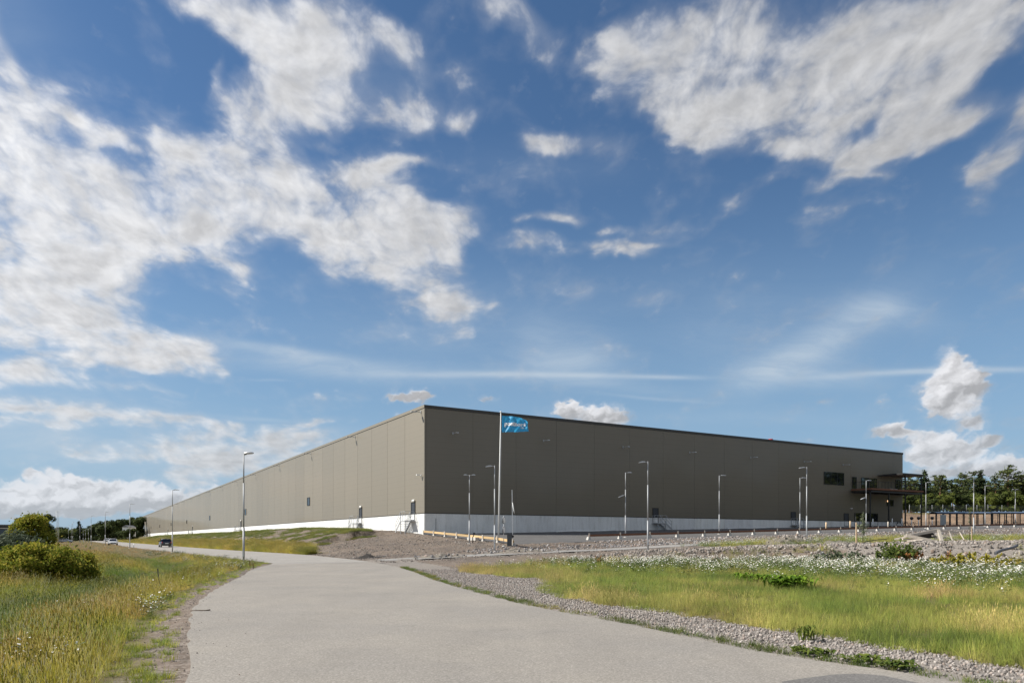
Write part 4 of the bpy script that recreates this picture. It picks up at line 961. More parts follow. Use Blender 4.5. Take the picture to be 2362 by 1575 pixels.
# ---- posts near the terrace
def pst(x, y, h, r, mat, name, lb, cat, head=None, gp=None):
    o = empty(name, (x, y, gz(x, y)), 0, label=lb, cat=cat, group=gp)
    MB().tube([(0, 0, -.1), (0, 0, h)], r, 10).build('shaft', mat, o)
    if head == 'cap': MB().tube([(0, 0, h), (0, 0, h+.04)], r*1.25, 10).build('cap', M_galv, o)
    if head == 'bowl':
        bm = bmesh.new(); bmesh.ops.create_uvsphere(bm, u_segments=14, v_segments=10, radius=.30)
        MB().add([(v.co.x, v.co.y*.55, min(v.co.z*1.1, .17)+h+.24) for v in bm.verts], [[v.index for v in f.verts] for f in bm.faces], 0, True).build('basket', M_black, o); bm.free()
        MB().tube([(0, -.05, h+.40), (0, .05, h+.40)], .10, 8).build('light', M_lamp, o)
    return o
gB = 'bollards by the yard edge'
def at_px(X, Z): return (X*Z, Z)
for xr, Y_, h, r, mat, lb in [(.4331, 104, 1.05, .11, M_wood_pale, 'short pale wooden bollard left of the glazed entrance'), (.4663, 108, 1.15, .12, M_wood_pale, 'pale wooden bollard just left of the young tree'), (.5185, 110, 1.0, .09, M_wood_grey, 'brown wooden bollard right of the glazed entrance')]:
    pst(xr*Y_, Y_, h, r, mat, 'bollard', lb, 'bollard', None, gB)
for xr, Y_, lb in [(.5241, 122, 'left one of the two white posts by the picnic bench'), (.5375, 123, 'right one of the two white posts by the picnic bench'), (.4975, 118, 'white post standing inside the shadow of the glazed entrance')]:
    pst(xr*Y_, Y_, 1.35, .08, M_white, 'white_post', lb, 'post', 'cap', 'white posts under the terrace')
for xr, Y_, lb in [(.5510, 123.7, 'white post with a dark round head, the one between two terrace columns'), (.5605, 125, 'white post with a dark round head, just left of the last terrace column'), (.5792, 126, 'white post with a dark round head, nearest the bicycle shelter')]:
    pst(xr*Y_, Y_, 1.15, .075, M_white, 'round_headed_post', lb, 'post', 'bowl', 'white posts with dark round heads')
# picnic bench under the terrace
x_, y_ = AB(90.5, -2.2)
pb = empty('picnic_bench', (x_, y_, gz(x_, y_)), ROT, label='long dark picnic table with benches in the shade under the terrace', cat='picnic table')
M_bench = simple('bench_paint', (.10, .125, .145), .6)
for (yy, zz, ww) in ((0, .74, .7), (-.75, .44, .28), (.75, .44, .28)): MB().box(-2.6, 2.6, yy-ww/2, yy+ww/2, zz-.05, zz).build('table_top' if zz > .6 else 'seat', M_bench, pb)
for xx in (-2.0, 0, 2.0): MB().beam((xx, -.85, .40), (xx, .85, .40), .08).beam((xx-.0, -.15, .7), (xx, -.55, 0), .07).beam((xx, .15, .7), (xx, .55, 0), .07).build('leg', M_black, pb)
# ---- bicycle shelters
M_polyc = simple('tinted_roof_sheet', (.10, .12, .16), .25, var=.1)
def shelter(x0, y0, L, n, label, rz):
    o = empty('bicycle_shelter', (x0, y0, gz(x0+L/2, y0)+.0), rz, label=label, cat='bicycle shelter', group='bicycle shelters before the sandy slope')
    D = 2.1; H = 2.05; st = L/n
    for i in range(n+1):
        u = i*st
        m = MB(); m.box(u-.07, u+.07, -.06, .06, -.6, H); m.build('post', M_black, o)
        m = MB(); m.box(u-.045, u+.045, D-.045, D+.045, -.6, H+.05); m.build('post', M_black, o)
        arc = [(u, -.12+(D+.24)*t, H+.04+.32*math.sin(math.pi*(t*.9+.08))) for t in np.linspace(0, 1, 9)]
        m = MB(); m.tube(arc, .035, 6); m.build('rib', M_black, o)
    for i in range(n):
        u = i*st; m = MB(); vs = []; 
        for t in np.linspace(0, 1, 9):
            y_ = -.15+(D+.3)*t; z_ = H+.09+.32*math.sin(math.pi*(t*.9+.08)); vs += [(u+.02, y_, z_), (u+st-.02, y_, z_)]
        m.add(vs, [(2*j, 2*j+1, 2*j+3, 2*j+2) for j in range(8)]+[], 0, True)
        m.add([(v[0], v[1], v[2]-.02) for v in vs], [(2*j+2, 2*j+3, 2*j+1, 2*j) for j in range(8)], 0, True); m.build('roof_sheet', M_polyc, o)
        if i % 2 == 0 or i > n-3:
            m = MB(); m.box(u+.05, u+st-.05, D-.03, D+.03, .55, .60); m.box(u+.05, u+st-.05, D-.03, D+.03, .22, .27); m.build('back_rail', M_black, o)
    m = MB(); m.box(0, L, -.05, .05, H-.02, H+.09); m.box(0, L, D-.05, D+.05, H+.05, H+.13); m.build('eaves_beam', M_black, o)
    m = MB(); m.box(0, L, -.04, .04, .02, .10); m.build('ground_rail', M_black, o)
    return o
xs0 = .5852*126
shelter(xs0, 126, 9.9, 8, 'left bicycle shelter with black frame and curved tinted roof, empty', .045)
shelter(xs0+10.3, 126.8, 9.9, 8, 'right bicycle shelter with bicycles parked inside, cut by the picture edge', .045)
MB().box(0, 1.0, -.03, .03, .15, 1.95).build('shelter_glass_panel', simple('frosted_panel', (.30, .33, .34), .3), loc=(xs0+.6, 125.9, gz(xs0, 126)), label='grey panel filling the first bay of the left bicycle shelter', cat='panel')
def bicycle(x, y, rz, col, label):
    o = empty('bicycle', (x, y, gz(x, y)), rz, label=label, cat='bicycle', group='bicycles in the right shelter')
    R = .35
    for cx_ in (-.52, .52):
        ring = [(cx_+R*math.cos(t), 0, R+R*math.sin(t)) for t in np.linspace(0, 2*math.pi, 25)]
        w = MB().tube(ring, .022, 6, cap=False).build('wheel', M_black, o)
        m = MB()
        for t in np.linspace(0, 2*math.pi, 13)[:-1]: m.beam((cx_, 0, R), (cx_+R*math.cos(t), 0, R+R*math.sin(t)), .006)
        m.build('spokes', M_galv, w)
        arc = [(cx_+(R+.04)*math.cos(t), 0, R+(R+.04)*math.sin(t)) for t in np.linspace(.15, 2.7, 10)]
        MB().tube(arc, .03, 6).build('mudguard', M_galv, o)
    fm = simple('bicycle_paint', col, .35)
    m = MB(); bbk = (-.08, 0, .30); st_ = (-.22, 0, .78); hd_ = (.36, 0, .80)
    for p, q in ((bbk, st_), (st_, hd_), (bbk, (.40, 0, .66)), (bbk, (-.52, 0, R)), (st_, (-.52, 0, R)), ((.36, 0, .92), (.52, 0, R))): m.tube([p, q], .018, 6)
    m.build('bicycle_frame', fm, o)
    MB().box(-.36, -.12, -.07, .07, .90, .96).beam((-.22, 0, .78), (-.24, 0, .92), .025).build('saddle', M_black, o)
    MB().tube([(.22, -.28, 1.02), (.36, -.12, 1.0), (.36, .12, 1.0), (.22, .28, 1.02)], .014, 6).build('handlebar', M_black, o)
    MB().tube([(-.08, -.08, .30), (-.08, .08, .30)], .09, 10).beam((-.08, .08, .30), (.05, .1, .22), .02).build('pedals', M_galv, o)
for i, (u, col, lb) in enumerate([(1.2, (.35, .16, .04), 'brown bicycle, first from the left in the right shelter'), (3.0, (.03, .03, .03), 'black bicycle, second from the left in the right shelter'), (4.6, (.40, .33, .24), 'beige bicycle in the middle of the right shelter'), (6.2, (.04, .07, .14), 'dark blue bicycle right of the beige one')]):
    bicycle(xs0+10.3+u, 127.7, .35+.2*i, col, lb)
# ================================================================ CARS
def car(x, y, heading, paint, label, estate=True):
    """heading: rotation of the nose (+x local) about z"""
    o = empty('car', (x, y, gz(x, y)+.0), heading, label=label, cat='car')
    W2 = .90
    # (x, z_bottom, z_belt/hood, half width)
    st = [(-2.32, .42, .80, .74), (-2.25, .30, .92, .84), (-1.9, .26, .97, .90), (-.9, .24, .96, .91), (.3, .24, .95, .91), (1.05, .24, .93, .90), (1.6, .26, .86, .88), (2.1, .28, .76, .83), (2.28, .36, .66, .72)]
    vs = []; fs = []
    for (X, zb, zt, hw) in st:
        vs += [(X, -hw*.92, zb), (X, -hw, zb+.16), (X, -hw, zt-.16), (X, -hw*.93, zt-.03), (X, -hw*.70, zt+.02), (X, hw*.70, zt+.02), (X, hw*.93, zt-.03), (X, hw, zt-.16), (X, hw, zb+.16), (X, hw*.92, zb)]
    n = 10
    for i in range(len(st)-1):
        for k_ in range(n): fs.append((i*n+k_, i*n+(k_+1) % n, (i+1)*n+(k_+1) % n, (i+1)*n+k_))
    fs += [tuple(range(n))[::-1], tuple((len(st)-1)*n+k_ for k_ in range(n))]
    mp, t, p = nodes('car_paint'); p.inputs['Base Color'].default_value = (*paint, 1); p.inputs['Roughness'].default_value = .25; p.inputs['Coat Weight'].default_value = 1.0; p.inputs['Metallic'].default_value = .2 if sum(paint) < 1 else 0
    me = MB().add(vs, fs, 0, True).mesh('body', mp); b_ = link('body', me, o)
    bm = bmesh.new(); bm.from_mesh(me); bmesh.ops.recalc_face_normals(bm, faces=bm.faces); bm.to_mesh(me); bm.free()
    bv = b_.modifiers.new('round', 'SUBSURF'); bv.levels = 1; bv.render_levels = 1
    # greenhouse: glass core with painted roof and pillars
    xr0, xr1 = (-2.12, -1.75) if estate else (-1.75, -1.05)
    base = [(xr0, .95), (1.0, .93)]; top = [(xr1, 1.42), (.25, 1.43)]
    gv = [(xr0, -.80, .93), (1.02, -.80, .92), (1.02, .80, .92), (xr0, .80, .93), (xr1, -.62, 1.40), (.22, -.62, 1.41), (.22, .62, 1.41), (xr1, .62, 1.40)]
    MB().add(gv, [(0, 1, 5, 4), (1, 2, 6, 5), (2, 3, 7, 6), (3, 0, 4, 7)]).build('windows', M_glass, o)
    rv = MB(); rv.add([(xr1-.05, -.64, 1.40), (.28, -.64, 1.41), (.28, .64, 1.41), (xr1-.05, .64, 1.40), (xr1+.1, -.52, 1.475), (.05, -.52, 1.485), (.05, .52, 1.485), (xr1+.1, .52, 1.475)], [(3, 2, 1, 0), (4, 5, 6, 7), (0, 1, 5, 4), (1, 2, 6, 5), (2, 3, 7, 6), (3, 0, 4, 7)], 0, True)
    rv.build('roof', mp, o)
    m = MB()
    for s_ in (-1, 1):
        m.beam((xr0, s_*.81, .93), (xr1, s_*.63, 1.41), .10, .05); m.beam((1.03, s_*.81, .93), (.24, s_*.63, 1.42), .06, .05)
        for X in (-.95, .0-.1): m.beam((X, s_*.81, .93), (X-.02, s_*.63, 1.41), .06, .04)
    m.build('pillars', mp, o)
    for X in (-1.42, 1.42):
        for s_ in (-1, 1):
            w = MB().tube([(X, s_*.70, .33), (X, s_*.915, .33)], .33, 20, 0, False).build('wheel', M_black, o)
            MB().tube([(X, s_*.91, .33), (X, s_*.925, .33)], .21, 14, 0, False).build('rim', M_lamp, w)
    for s_ in (-1, 1):
        MB().box(2.02, 2.23, s_*.66-.13, s_*.66+.13, .60, .74).build('headlight', M_bulb, o)
        MB().box(-2.36, -2.18, s_*.73-.06, s_*.73+.06, .74, .96).build('tail_light', M_red, o)
        MB().box(.62, .80, s_*.97-.1, s_*.97+.1, .96, 1.08).build('mirror', mp, o)
    MB().box(2.24, 2.32, -.38, .38, .48, .68).build('grille', M_black, o)
    MB().box(2.26, 2.34, -.60, .60, .30, .42).build('air_intake', M_black, o)
    MB().box(2.325, 2.345, -.26, .26, .43, .53).build('number_plate', M_white, o)
    MB().box(-2.375, -2.35, -.26, .26, .62, .74).build('number_plate', M_white, o)
    MB().box(-2.38, -2.1, -.78, .78, .30, .46).build('bumper', M_black, o)
    return o
rd = math.atan2(.8608, -.509)
car(-61.3, 128.2, rd+.02, (.012, .013, .016), 'black estate car driving away along the through road')
car(-89.8, 163.2, rd+math.pi, (.80, .80, .80), 'white saloon car coming along the through road', False)
def parked(x, y, rz, paint, lb):
    o = car(x, y, rz, paint, lb); o['group'] = 'cars parked far off by the flagpoles'; o.location.z = gz(x, y)
parked(-172, 262, .3, (.03, .04, .07), 'dark blue car parked far off, left of the white flagpoles')
parked(-166, 270, .35, (.55, .56, .58), 'silver car parked far off behind the dark blue one')
parked(-183, 330, .2, (.7, .7, .7), 'white car parked farthest off, right of the flagpoles')
# ================================================================ PLANTS
def new_lib(nm):
    global LIB_CUR
    LIB_CUR = bpy.data.collections.new(nm); return LIB_CUR
M_blade = tint_mat('grass_blade', .6, .45, .35, .25)
M_petal = simple('white_petals', (.80, .80, .76), .6, var=.04)
M_yolk = simple('yellow_flower_centre', (.62, .40, .03), .6)
M_stemg = simple('green_stem', (.10, .14, .035), .7, var=.3)
def blades(n, rad, h0, h1, w, seed, lean=.5, seedhead=0.0, segs=3):
    r = random.Random(seed); m = MB()
    for _ in range(n):
        a = r.uniform(0, 6.283); d = rad*math.sqrt(r.random()); x, y = d*math.cos(a), d*math.sin(a)
        h = r.uniform(h0, h1); la = a+r.uniform(-.9, .9); L = lean*h*r.uniform(.2, 1); th = r.uniform(0, 6.283); cx_, cy_ = math.cos(th)*w/2, math.sin(th)*w/2
        vs = []
        for i in range(segs+1):
            t = i/segs; k = 1-t**1.6*.85
            px_, py_, pz_ = x+math.cos(la)*L*t*t, y+math.sin(la)*L*t*t, h*(t-.18*lean*t*t)
            vs += [(px_-cx_*k, py_-cy_*k, pz_), (px_+cx_*k, py_+cy_*k, pz_)]
        m.add(vs, [(2*i, 2*i+1, 2*i+3, 2*i+2) for i in range(segs)])
        if seedhead and r.random() < seedhead:
            t = vs[-1]; s_ = w*2.6; m.add([(t[0]-s_*.5, t[1], t[2]-.02), (t[0], t[1]-s_*.5, t[2]-.0), (t[0]+s_*.5, t[1], t[2]-.02), (t[0]+.01, t[1], t[2]+.085), (t[0], t[1]+s_*.5, t[2])], [(0, 1, 3), (1, 2, 3), (2, 4, 3), (4, 0, 3)])
    return m
GL = new_lib('grass_pieces')
for i, (n, rad, h0, h1, w, ln, sh) in enumerate([(26, .13, .10, .34, .007, .7, 0), (22, .15, .16, .46, .006, .6, 0), (30, .12, .06, .22, .008, .8, 0), (18, .15, .30, .62, .005, .45, .8), (22, .16, .24, .50, .005, .6, .5), (14, .22, .05, .16, .012, .9, 0)]):
    lib_obj('tuft_%d' % i, blades(n, rad, h0, h1, w, 40+i, ln, sh).mesh('tuft', M_blade))
def rnd_region(n, x0, x1, y0, y1): return RS.uniform(x0, x1, n), RS.uniform(y0, y1, n)
def keep_density(x, y, base, r0, p):
    """thin the grass with distance, where single blades no longer tell"""
    r = np.hypot(x, y); return RS.rand(len(x)) < np.clip(base*(r0/np.maximum(r, r0))**p, 0, 1)
def pal(t, cols):
    t = np.clip(t, 0, .9999)*(len(cols)-1); i = t.astype(int); f = (t-i)[:, None]; C_ = np.array(cols); return C_[i]*(1-f)+C_[i+1]*f
GREEN = [(.060, .105, .016), (.105, .150, .022), (.175, .185, .032), (.270, .215, .055), (.360, .265, .095)]
def place_grass(name, x, y, dry, label, pick, hs=1.0, cols=GREEN, zoff=0.0, cat='grass'):
    n = len(x); z = ground_z(x, y)+zoff-.01
    rot = np.stack([RS.normal(0, .10, n), RS.normal(0, .10, n)+.10, RS.uniform(0, 6.28, n)], -1)
    r = np.hypot(x, y); big = 1+np.clip((r-25)/60, 0, 1.6)
    s = RS.uniform(.7, 1.3, n)*hs
    scl = np.stack([s*big, s*big, s*(1+.15*(big-1))], -1)
    patch = 1+.55*np.clip(vnoise(x, y, 2.4, 17), -.6, .5)+.25*vnoise(x, y, .7, 18)
    col = pal(dry+RS.normal(0, .10, n), cols)*RS.uniform(.82, 1.18, (n, 1))*patch[:, None]*np.stack([np.ones(n), 1-.12*np.clip(vnoise(x, y, 3.3, 19)*2, 0, 1), np.ones(n)], -1)
    return scatter(name, GL, np.stack([x, y, z], -1), rot, scl, pick, col, label=label, cat=cat, kind='stuff')
# --- meadow left of the road
x, y = rnd_region(420000, -75, 0, 3, 70); k = (left_of_road(x, y)) & (x > -1.05*y-6); x, y = x[k], y[k]
k = keep_density(x, y, 1.0, 13, 1.05); x, y = x[k], y[k]
sd = road_sdf(x, y); nn = vnoise(x, y, 1.2, 33)
k = (sd > .10+.9*np.clip(nn+.15, 0, 1)) & ~((sd < 1.3) & (vnoise(x, y, .55, 34) > -.04) & (RS.rand(len(x)) < .85)); x, y, sd = x[k], y[k], sd[k]
dry = .38+.55*vnoise(x, y, 7., 41)+.30*vnoise(x, y, 1.6, 43)-.40*np.exp(-((sd-5.4)/1.7)**2)+.14*(sd > 8)+.15*np.exp(-((sd-2.3)/1.2)**2)
dry = np.where(sd < .9, .12+.2*RS.rand(len(x)), dry)
nz2 = vnoise(x, y, 2.5, 47)
pick = np.where(sd < .9, 2, np.where(RS.rand(len(x)) < .32+.5*nz2+.12*(sd > 7), RS.randint(3, 5, len(x)), RS.choice([0, 1, 1, 2], len(x))))
hs = 1.0
LEFTC = [(.125, .205, .020), (.265, .300, .030), (.430, .375, .050), (.550, .410, .085), (.630, .470, .170)]
place_grass('meadow_grass', x, y, dry, 'tall green and golden meadow grass filling the hollow left of the road', pick, np.where(sd < 1.0, .55, np.where((y > 33) & (sd < 7), .50, .80)), LEFTC)
x, y = rnd_region(90000, -230, -15, 60, 270); k = left_of_road(x, y) & (x > -.80*y-8); x, y = x[k], y[k]; k = keep_density(x, y, .8, 70, 1.2); x, y = x[k], y[k]; sd = road_sdf(x, y); k = sd > .4; x, y, sd = x[k], y[k], sd[k]
dry = .62+.35*vnoise(x, y, 14., 51)+.2*vnoise(x, y, 4, 52)
REDG = [(.18, .20, .03), (.29, .24, .045), (.40, .25, .07), (.45, .26, .10), (.48, .31, .15)]
place_grass('far_meadow_grass', x, y, dry, 'reddish brown seeding grass on the far part of the meadow', RS.choice([1, 3, 4], len(x)), np.where(sd < 12, .36, .6), REDG)
# --- verge between the through road and the bank, and grass on the bank itself
a = RS.uniform(-21, -12.2, 60000); b = -7+RS.rand(60000)**1.6*330; x, y = AB(a, b); sd = road_sdf(x, y)
k = (sd > .25) & (a < -12.6+.9*vnoise(x, y, 5, 3)) & ~((b < 0) & (a > -14.5)) & keep_density(x, y, .9, 80, .5); x, y, b = x[k], y[k], b[k]
place_grass('verge_grass', x, y, .52+.3*vnoise(x, y, 8, 61)+.2*vnoise(x, y, 2, 62), 'strip of long yellowish green grass beyond the through road', RS.choice([1, 3, 4], len(x)), 1.0, LEFTC)
a = RS.uniform(-13.5, -.6, 90000); b = 5+RS.rand(90000)**1.5*300; x, y = AB(a, b)
st = .35*np.sin((a*1.3+b*.55)*1.0+5*vnoise(x, y, 4, 66))+1.6*vnoise(a*.35+b*.15, a*1.1+b*.25, 1.7, 65)+1.2*vnoise(x, y, 6, 68)
k = (st > .05) & (RS.rand(len(x)) < .5) & (a > -12.5+1.5*vnoise(x, y, 6, 67)) & (a < -1.6) & ((b > 9) | (a < -4)); x, y = x[k], y[k]
place_grass('bank_grass', x, y, .40+.3*vnoise(x, y, 3, 63), 'patchy green grass growing in stripes on the bank before the sunlit wall', RS.choice([0, 2, 5], len(x)), .8)
# --- field right of the road
x, y = rnd_region(330000, -3, 70, 6, 62); fs = poly_sdf(x, y, FIELD); k = (fs < -.02-.35*np.clip(vnoise(x, y, .9, 71)+.2, 0, 1)) & (x < 1.05*y+7); x, y, fs = x[k], y[k], fs[k]
k = keep_density(x, y, 1.0, 12, .95); x, y, fs = x[k], y[k], fs[k]
dry = .25+.62*vnoise(x, y, 5., 73)+.34*vnoise(x, y, 1.3, 75)+.10*(y < 20)
dry = np.where((x < 3) & (y > 25), dry+.22, dry)
bare = vnoise(x, y, 2.2, 79); k = ~((bare > .22) & (RS.rand(len(x)) < .6)); x, y, dry = x[k], y[k], dry[k]
pick = np.where(dry > .55, RS.choice([3, 4, 1], len(x)), RS.choice([0, 1, 1, 2], len(x)))
RC = [(.150, .215, .034), (.260, .305, .052), (.400, .380, .090), (.560, .450, .160), (.640, .500, .250)]
place_grass('field_grass', x, y, dry, 'green and straw coloured grass on the field right of the road', pick, .66, RC)
# thin line of weeds along the kerbless road edge
x, y = rnd_region(60000, -6, 9, 6, 45); sd = road_sdf(x, y); k = ~left_of_road(x, y) & (sd > .02) & (sd < .34+.25*vnoise(x, y, 1.3, 81)) & (vnoise(x, y, .8, 83) > -.22); x, y = x[k][:7000], y[k][:7000]
place_grass('edge_weeds', x, y, .12+.25*RS.rand(len(x))+.3*(vnoise(x, y, 3, 85) > .1), 'thin line of low green weeds between the road and the gravel', RS.choice([5, 2, 5], len(x)), .55)
# grass among the rubble and before the yard
x, y = rnd_region(70000, 5, 110, 28, 110); a, b = ab_of(x, y)
k = (((b > -38) & (b < -30.2) & (vnoise(x, y, 6, 91) > -.02) & (a > 12)) | ((y-field_back(x) > 0) & (y-field_back(x) < 2) & (vnoise(x, y, 3, 93) > .05) & (x > 6))) & (RS.rand(len(x)) < .7); x, y = x[k], y[k]
place_grass('rough_grass', x, y, .38+.3*vnoise(x, y, 3, 95), 'patches of rough grass on the rubble ground before the yard', RS.choice([1, 4, 0], len(x)), .8, RC)
# --- flowers
FL = new_lib('flower_pieces')
def daisies(n, seed, hmin, hmax, rad, size, petal, centre=True):
    r = random.Random(seed); m = MB()
    for _ in range(n):
        a_ = r.uniform(0, 6.28); d = rad*math.sqrt(r.random()); X, Y = d*math.cos(a_), d*math.sin(a_); h = r.uniform(hmin, hmax); lx, ly = r.uniform(-.08, .08), r.uniform(-.08, .08)
        m.add([(X-.002, Y, 0), (X+.002, Y, 0), (X+lx+.002, Y+ly, h), (X+lx-.002, Y+ly, h)], [(0, 1, 2, 3)], 1)
        nrm = Vector((r.uniform(-.6, .6)-.25, r.uniform(-.7, .5), 1)).normalized(); q = nrm.to_track_quat('Z', 'Y').to_matrix()
        s_ = size*r.uniform(.7, 1.2); c = Vector((X+lx, Y+ly, h)); K_ = 7
        ring = [c+q @ Vector((s_*math.cos(6.283*i/K_), s_*math.sin(6.283*i/K_), -.15*s_)) for i in range(K_)]
        m.add([c]+ring, [(0, 1+i, 1+(i+1) % K_) for i in range(K_)], 0)
        if centre: m.add([c+q @ Vector((s_*.34*math.cos(6.283*i/5), s_*.34*math.sin(6.283*i/5), .2*s_)) for i in range(5)], [(0, 1, 2, 3, 4)], 2)
        for j in range(2):
            hh = h*r.uniform(.3, .8); th = r.uniform(0, 6.28); L = .07
            m.add([(X, Y, hh), (X+L*math.cos(th)+.012, Y+L*math.sin(th), hh+.04), (X+L*1.5*math.cos(th), Y+L*1.5*math.sin(th), hh+.03)], [(0, 1, 2)], 1)
    return m.mesh('flowers', [petal, M_stemg, M_yolk])
lib_obj('flowers_0', daisies(7, 1, .22, .46, .20, .022, M_petal)); lib_obj('flowers_1', daisies(9, 2, .18, .52, .24, .020, M_petal)); lib_obj('flowers_2', daisies(5, 3, .25, .55, .16, .024, M_petal))
lib_obj('flowers_3', daisies(8, 4, .15, .38, .20, .014, simple('yellow_petals', (.62, .50, .04), .6), False)); lib_obj('flowers_4', daisies(10, 5, .25, .5, .16, .016, M_petal, False))
def place_flowers(name, x, y, pick, label, s0=.8, s1=1.25, cat='flowers'):
    n = len(x); z = ground_z(x, y)-.01; s = RS.uniform(s0, s1, n)
    scatter(name, FL, np.stack([x, y, z], -1), np.stack([0*x, 0*x, RS.uniform(0, 6.28, n)], -1), np.stack([s, s, s], -1), pick, np.ones((n, 3)), label=label, cat=cat, kind='stuff')
x, y = rnd_region(150000, -3, 75, 12, 68); fs = poly_sdf(x, y, FIELD)
lim = np.interp(y, [14, 19, 24, 30, 37, 41, 50, 68], [20, 15, 12, 7.5, 2.6, -.6, -2, -2])
dens = np.clip((x-lim)/6.0, 0, 1)*np.clip(.50+1.5*vnoise(x, y, 3.4, 101)+1.0*vnoise(x, y, .8, 103), .02, 1)
dens = np.where((x-lim > -3.5) & (x-lim < .8), np.maximum(dens, .028), dens)
k = (fs < -.1) & (RS.rand(len(x)) < dens*.55) & (x < y*.95+6); x, y = x[k], y[k]
place_flowers('daisies', x, y, RS.randint(0, 3, len(x)), 'dense band of white daisies along the back of the right field')
x, y = rnd_region(50000, 12, 110, 50, 110); a, b = ab_of(x, y); k = (b > -39) & (b < -31) & (a > 10) & (vnoise(x, y, 5, 105) > .05) & (RS.rand(len(x)) < .45); x, y = x[k], y[k]
place_flowers('pale_flowers', x, y, RS.choice([4, 1, 3], len(x)), 'pale yellowish flowers round the lamp posts behind the rubble')
x, y = rnd_region(90000, -60, -5, 9, 90); sd = road_sdf(x, y); k = left_of_road(x, y) & (sd > .6) & (sd < 3.6) & (vnoise(x, y, 2.2, 107) > .16) & (RS.rand(len(x)) < .35); x, y = x[k], y[k]
place_flowers('verge_flowers', x, y, RS.choice([4, 4, 3, 0], len(x)), 'small white and yellow wild flowers in the left verge of the road', .6, 1.0)
# --- stones
ST = new_lib('stone_pieces'); M_stone = tint_mat('stone', .92, 0, .2, .2)
for i in range(6):
    bm = bmesh.new(); bmesh.ops.create_icosphere(bm, subdivisions=1 if i < 4 else 2, radius=.5); r = random.Random(i+5)
    ax = (r.uniform(.75, 1.1), r.uniform(.6, .95), r.uniform(.45, .75))
    for v in bm.verts: v.co = Vector((v.co.x*ax[0], v.co.y*ax[1], v.co.z*ax[2]))*r.uniform(.82, 1.18)
    me = bpy.data.meshes.new('stone'); bm.to_mesh(me); bm.free(); me.materials.append(M_stone); lib_obj('stone_%d' % i, me)
def place_stones(name, x, y, s0, s1, label, cols, lift=.12, power=2.0, cat='stones', parent=None):
    n = len(x); s = s0+(s1-s0)*RS.rand(n)**power; z = ground_z(x, y)+s*lift
    col = pal(RS.rand(n), cols)*RS.uniform(.85, 1.15, (n, 1))
    return scatter(name, ST, np.stack([x, y, z], -1), RS.uniform(0, 6.28, (n, 3)), np.stack([s, s, s], -1), RS.randint(0, 6, n), col, label=label, cat=cat, kind='stuff')
GREY = [(.10, .09, .08), (.18, .16, .14), (.27, .24, .21), (.37, .335, .30), (.26, .19, .145)]
LG = [(.15, .135, .12), (.235, .21, .19), (.31, .28, .255), (.39, .355, .32), (.28, .22, .185)]
DK = [(.10, .10, .10), (.20, .19, .185), (.30, .28, .27), (.42, .40, .38), (.30, .20, .15)]
x, y = rnd_region(330000, -7, 14, 4.5, 50); k = ~left_of_road(x, y) & (x < y*1.0+6); x, y = x[k], y[k]; sd = road_sdf(x, y); k = (sd > .12) & (sd < 5); x, y, sd = x[k], y[k], sd[k]
fs = poly_sdf(x, y, FIELD); nn = vnoise(x, y, 1.4, 111)
k = (fs > -.35+.5*nn) & (fs < 3.2) & ((sd > .35+.25*vnoise(x, y, .9, 113)) | (RS.rand(len(x)) < .12)) & ~((y > 37) & (fs > .8)); x, y = x[k], y[k]
place_stones('roadside_gravel', x, y, .016, .068, 'strip of pale crushed stone between the road and the right field', LG, .18, 1.6)
a = RS.uniform(-6, 122, 26000); b = RS.uniform(-25.6, -19.2, 26000); x, y = AB(a, b); k = (b < -19.9) & ~((a < 9) & (b > -21.5)) & (RS.rand(len(x)) < .75+vnoise(x, y, 4, 3)); x, y = x[k], y[k]
place_stones('bank_rubble', x, y, .05, .24, 'dark crushed rock on the slope below the reddish timber barrier', DK, .15, 2.2)
x, y = rnd_region(90000, 3, 75, 22, 62); e_ = y-field_back(x); a, b = ab_of(x, y); k = (e_ > -.2) & (b < -36) & (x < y*1.0+5) & (RS.rand(len(x)) < np.where(e_ < 3.2, .95, .38)) & (x > 4+3*vnoise(x, y, 2, 9)); x, y, e_ = x[k], y[k], e_[k]
place_stones('rubble_stones', x, y, .05, .30, 'crushed rock along the edge of the rubble ground behind the daisies', GREY, .15, 3.0)
a = RS.uniform(-16.5, 6, 26000); b = RS.uniform(-33, 8, 26000); x, y = AB(a, b); sd = road_sdf(x, y); ta, tb = TRACK_D(x, y)
k = (sd > .2) & ~((a > -.3) & (b > -20.5)) & ((np.abs(tb) > 1.6) | (RS.rand(len(x)) < .1)) & (RS.rand(len(x)) < .55+1.2*vnoise(x, y, 4, 121)); x, y = x[k], y[k]
place_stones('apron_gravel', x, y, .035, .16, 'loose gravel on the open ground before the warehouse corner', GREY, .15, 3.0)
x, y = rnd_region(60000, -16, -2, 7, 48); sd = road_sdf(x, y); k = left_of_road(x, y) & (sd > .02) & (sd < 1.0) & (RS.rand(len(x)) < .35); x, y = x[k], y[k]
place_stones('verge_grit', x, y, .012, .045, 'fine grit along the left edge of the road', GREY, .1, 2)
x = RS.uniform(-16, 6, 9000); y = RS.uniform(7, 50, 9000); sd = road_sdf(x, y); k = (sd < -.02) & (sd > -1.1) & (RS.rand(len(x)) < np.exp(sd*3.0)) & (left_of_road(x-1.4, y)); x, y = x[k], y[k]
n = len(x); s = RS.uniform(.008, .026, n)
scatter('road_grit', ST, np.stack([x, y, s*.2+.002], -1), RS.uniform(0, 6.28, (n, 3)), np.stack([s, s, s], -1), RS.randint(0, 6, n), pal(RS.rand(n), GREY), label='loose grit scattered over the left edge of the asphalt', cat='grit', kind='stuff')
